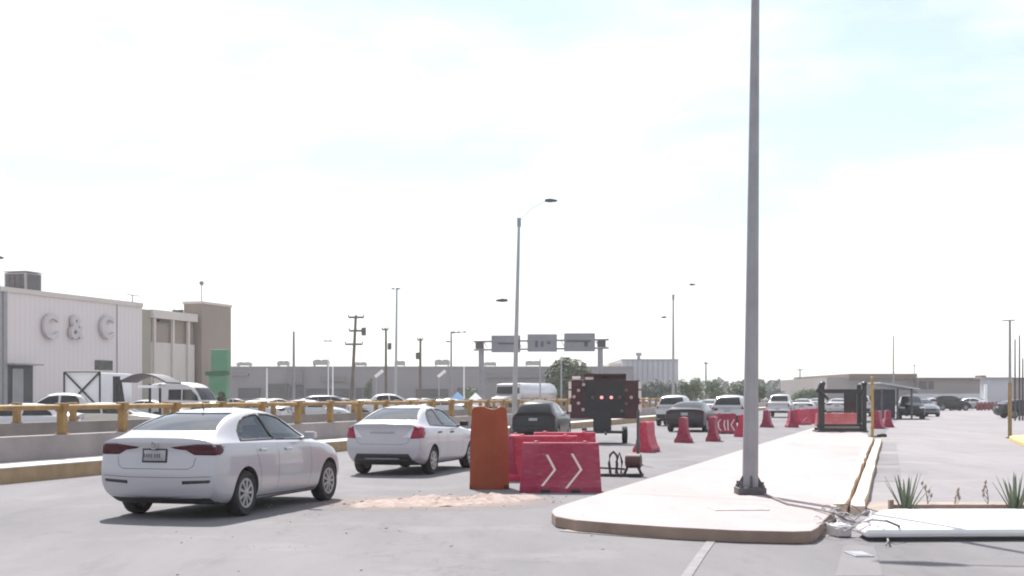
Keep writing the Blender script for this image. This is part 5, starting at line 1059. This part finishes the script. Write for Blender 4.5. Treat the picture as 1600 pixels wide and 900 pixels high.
def agave(x, y, ht, lb, seed):
    rn = random.Random(seed); q = gnd(x, y, .13); r = thing('agave_plant', lb, 'plant', Vector((q.x, q.y+.12, .05)), 0, 'agaves in the planting bed')
    for i in range(17):
        a = i*2.4+rn.random()*.5; tilt = .10+.62*(i/17)*rn.uniform(.7, 1.15); L_ = ht*rn.uniform(.8, 1.08)*(1.05-.2*tilt); d = Vector((math.cos(a), math.sin(a), 0)); sd_ = Vector((-d.y, d.x, 0)); rings = []
        for j in range(7):
            t = j/6; rr = L_*(t*math.sin(tilt)+.10*t*t*tilt); z = L_*(t*math.cos(tilt)); wv_ = .030*(1-t)**.6*(1 if t > .05 else .9)+.002; th = .012*(1-t)+.002; p = d*(rr+.02)+Vector((0, 0, z))
            rings.append([p-sd_*wv_, p-Vector((0, 0, th))+d*th, p+sd_*wv_, p+Vector((0, 0, th*.3))-d*th*.2])
        b = MB(); b.loft(rings); b.build('leaf', AGAVE, r, True)
agave(1420, 796, .58, 'spiky grey-green agave in the left of the planting bed', 3); agave(1591, 796, .60, 'spiky grey-green agave at the right edge of the planting bed', 8)
def twig(x, y, ht, lb, seed):
    rn = random.Random(seed); q = gnd(x, y, .13); b = MB(); b.path([(0, 0, 0), (.01, 0, ht*.5), (rn.uniform(-.03, .03), 0, ht)], [.012, .009, .005], 6)
    for i in range(4):
        z = ht*(.35+.15*i); a = rn.uniform(0, 6.28); b.path([(.005, 0, z), (math.cos(a)*.07, math.sin(a)*.07, z+.09)], [.007, .003], 5); p = Vector((math.cos(a)*.07, math.sin(a)*.07, z+.09)); b.face([p, p+Vector((.03, .02, .03)), p+Vector((.02, .01, .08)), p+Vector((-.02, 0, .04))])
    o = b.build('dry_plant', TWIG); o.location = Vector((q.x, q.y+.25, .02)); tag(o, lb, 'plant', 'dry twigs in the planting bed')
twig(1457, 793, .38, 'dry twig just right of the left agave', 1); twig(1500, 793, .27, 'shortest dry twig in the middle of the planting bed', 2); twig(1553, 793, .40, 'dry twig just left of the right-hand agave', 3)
# cable tangle
ct = thing('cable_tangle', 'tangle of grey and white cables at the near right corner of the island', 'cables', gnd(1315, 828), 0); I = Matrix.Translation(-ct.location); rn = random.Random(5)
for i in range(7):
    c0 = gnd(rn.uniform(1292, 1342), rn.uniform(815, 842)); rx, ry = rn.uniform(.10, .26), rn.uniform(.2, .7); ph = rn.uniform(0, 6.28); pts = []
    for j in range(26):
        a = j/25*rn.uniform(5, 6.2)+ph; pts.append(c0+Vector((math.cos(a)*rx, math.sin(a)*ry, .03+.14*abs(math.sin(a*1.5+i))+.01*i)))
    b = MB(); b.path(pts, .0055 if i % 2 else .007, 6); b.build('cable', CABLEW if i % 3 else CABLE, ct, True, M=I)
b = MB(); b.path([gnd(1345, 818, .1), gnd(1362, 812, .22), gnd(1385, 814, .25), gnd(1405, 822, .18), gnd(1402, 832, .05), gnd(1372, 836, .03)], .016, 7); b.build('cable', CABLE, ct, True, M=I)
b = MB(); b.path([gnd(1384, 852, .02), gnd(1388, 846, .06), gnd(1386, 838, .02)], .012, 6); b.build('cable', CABLE, ct, True, M=I)
q = gnd(1311, 838); b = MB(); b.box((q.x, q.y, .075), (.19, .3, .13), .2); b.box((q.x, q.y, .145), (.14, .22, .02), .2); o = b.build('junction_box', CABLEW, bevel=.012); tag(o, 'small pale plastic junction box in the cable tangle', 'junction box')
cb = MB(); cb.path([pb+Vector((.18, -.1, .02)), gnd(1230, 787, ISZ+.02), gnd(1270, 794, ISZ+.02), gnd(1303, 801, ISZ+.05), gnd(1322, 812, .12), gnd(1334, 820, .03)], .016, 7); tag(cb.build('pole_shadow_line', CABLE, smooth=True), 'dark line standing in for the shadow of the tall pole, from its base to the cable tangle', 'cable')  # dark tube laid along the tall pole's shadow, standing in for it
# sand heap on the road
b = MB(); n1, n2 = 70, 34; ctr = gnd(712, 783); gv = []
for i in range(n1+1):
    row = []
    for j in range(n2+1):
        u_, v_ = i/n1*2-1, j/n2*2-1; x = ctr.x+u_*1.5+.1*v_; y = ctr.y+v_*1.1+u_*.5; r2 = math.sqrt(u_*u_+v_*v_)*(1+.5*noise.noise((x*1.1, y*1.1, 4))+.18*noise.noise((x*4, y*4, 8))); e = max(0, 1-r2**1.6)
        h = e**.8*(.03+.085*(noise.noise((x*1.9, y*1.3, 2))+.4)+.07*noise.noise((x*5, y*4, 7)))-.014+0.045*e*noise.noise((x*13, y*13, 1))
        row.append(b.bm.verts.new((x, y, h)))
    gv.append(row)
for i in range(n1):
    for j in range(n2): b.bm.faces.new((gv[i][j], gv[i+1][j], gv[i+1][j+1], gv[i][j+1]))
sp = b.build('sand_heap', SAND, smooth=True); tag(sp, 'low spread of pinkish sand on the road before the orange barrier', 'sand heap')
# thin dust blown out from the heap, fading into the asphalt
dm = bpy.data.materials.new('blown_sand_dust'); dm.use_nodes = True; t = dm.node_tree; bs = t.nodes['Principled BSDF']; bs.inputs['Base Color'].default_value = (.36, .285, .255, 1); bs.inputs['Roughness'].default_value = .95
tcn = t.nodes.new('ShaderNodeTexCoord'); gr = t.nodes.new('ShaderNodeTexGradient'); gr.gradient_type = 'SPHERICAL'; dn = t.nodes.new('ShaderNodeTexNoise'); dn.inputs['Scale'].default_value = 3.2; dn.inputs['Detail'].default_value = 9; dn.inputs['Roughness'].default_value = .7
a1 = t.nodes.new('ShaderNodeMath'); a1.operation = 'MULTIPLY'; dr_ = t.nodes.new('ShaderNodeValToRGB'); dr_.color_ramp.elements[0].position = .10; dr_.color_ramp.elements[1].position = .42; dr_.color_ramp.elements[1].color = (.85, .85, .85, 1)
t.links.new(tcn.outputs['Object'], gr.inputs[0]); t.links.new(tcn.outputs['Object'], dn.inputs['Vector']); t.links.new(gr.outputs['Fac'], a1.inputs[0]); t.links.new(dn.outputs['Fac'], a1.inputs[1]); t.links.new(a1.outputs[0], dr_.inputs[0]); t.links.new(dr_.outputs[0], bs.inputs['Alpha'])
b = MB(); b.face([(-1, -1, 0), (1, -1, 0), (1, 1, 0), (-1, 1, 0)]); o = b.build('sand_dust', dm); o.location = (ctr.x-.35, ctr.y-.25, .006); o.scale = (2.9, 2.3, 1); o.rotation_euler = (0, 0, .25); struct(o, 'stuff')
# loose stones on the road (uncountable grit)
b = MB(); rn = random.Random(11)
for i in range(260):
    if i < 235: a = rn.gauss(0, 1)*1.0; c = ctr+Vector((a*1.2, rn.gauss(0, .7)+a*.4, 0))
    else: c = gnd(rn.uniform(250, 1050), rn.uniform(800, 899))
    s_ = rn.uniform(.006, .02) if i > 22 or i > 6 and i % 2 else rn.uniform(.02, .045); m = Matrix.Translation((c.x, c.y, s_*.3)) @ Matrix.Rotation(rn.uniform(0, 6), 4, 'Z') @ Matrix.Diagonal((s_*rn.uniform(.7, 1.5), s_, s_*.7, 1))
    bmesh.ops.create_icosphere(b.bm, subdivisions=1, radius=1, matrix=m)
struct(b.build('gravel', mat('road_grit', (.30, .265, .25), .95, var=.2, scale=9)), 'stuff')

# the hazy air of the hot afternoon
hz_m = bpy.data.materials.new('haze'); hz_m.use_nodes = True; t = hz_m.node_tree; t.nodes.clear()
ho = t.nodes.new('ShaderNodeOutputMaterial'); hv_ = t.nodes.new('ShaderNodeVolumePrincipled'); hv_.inputs['Color'].default_value = (.93, .93, .95, 1); hv_.inputs['Density'].default_value = .00042; hv_.inputs['Anisotropy'].default_value = .3
t.links.new(hv_.outputs[0], ho.inputs['Volume'])
b = MB(); b.box((0, 2200, 14), (8400, 6000, 34)); struct(b.build('haze', hz_m), 'stuff')
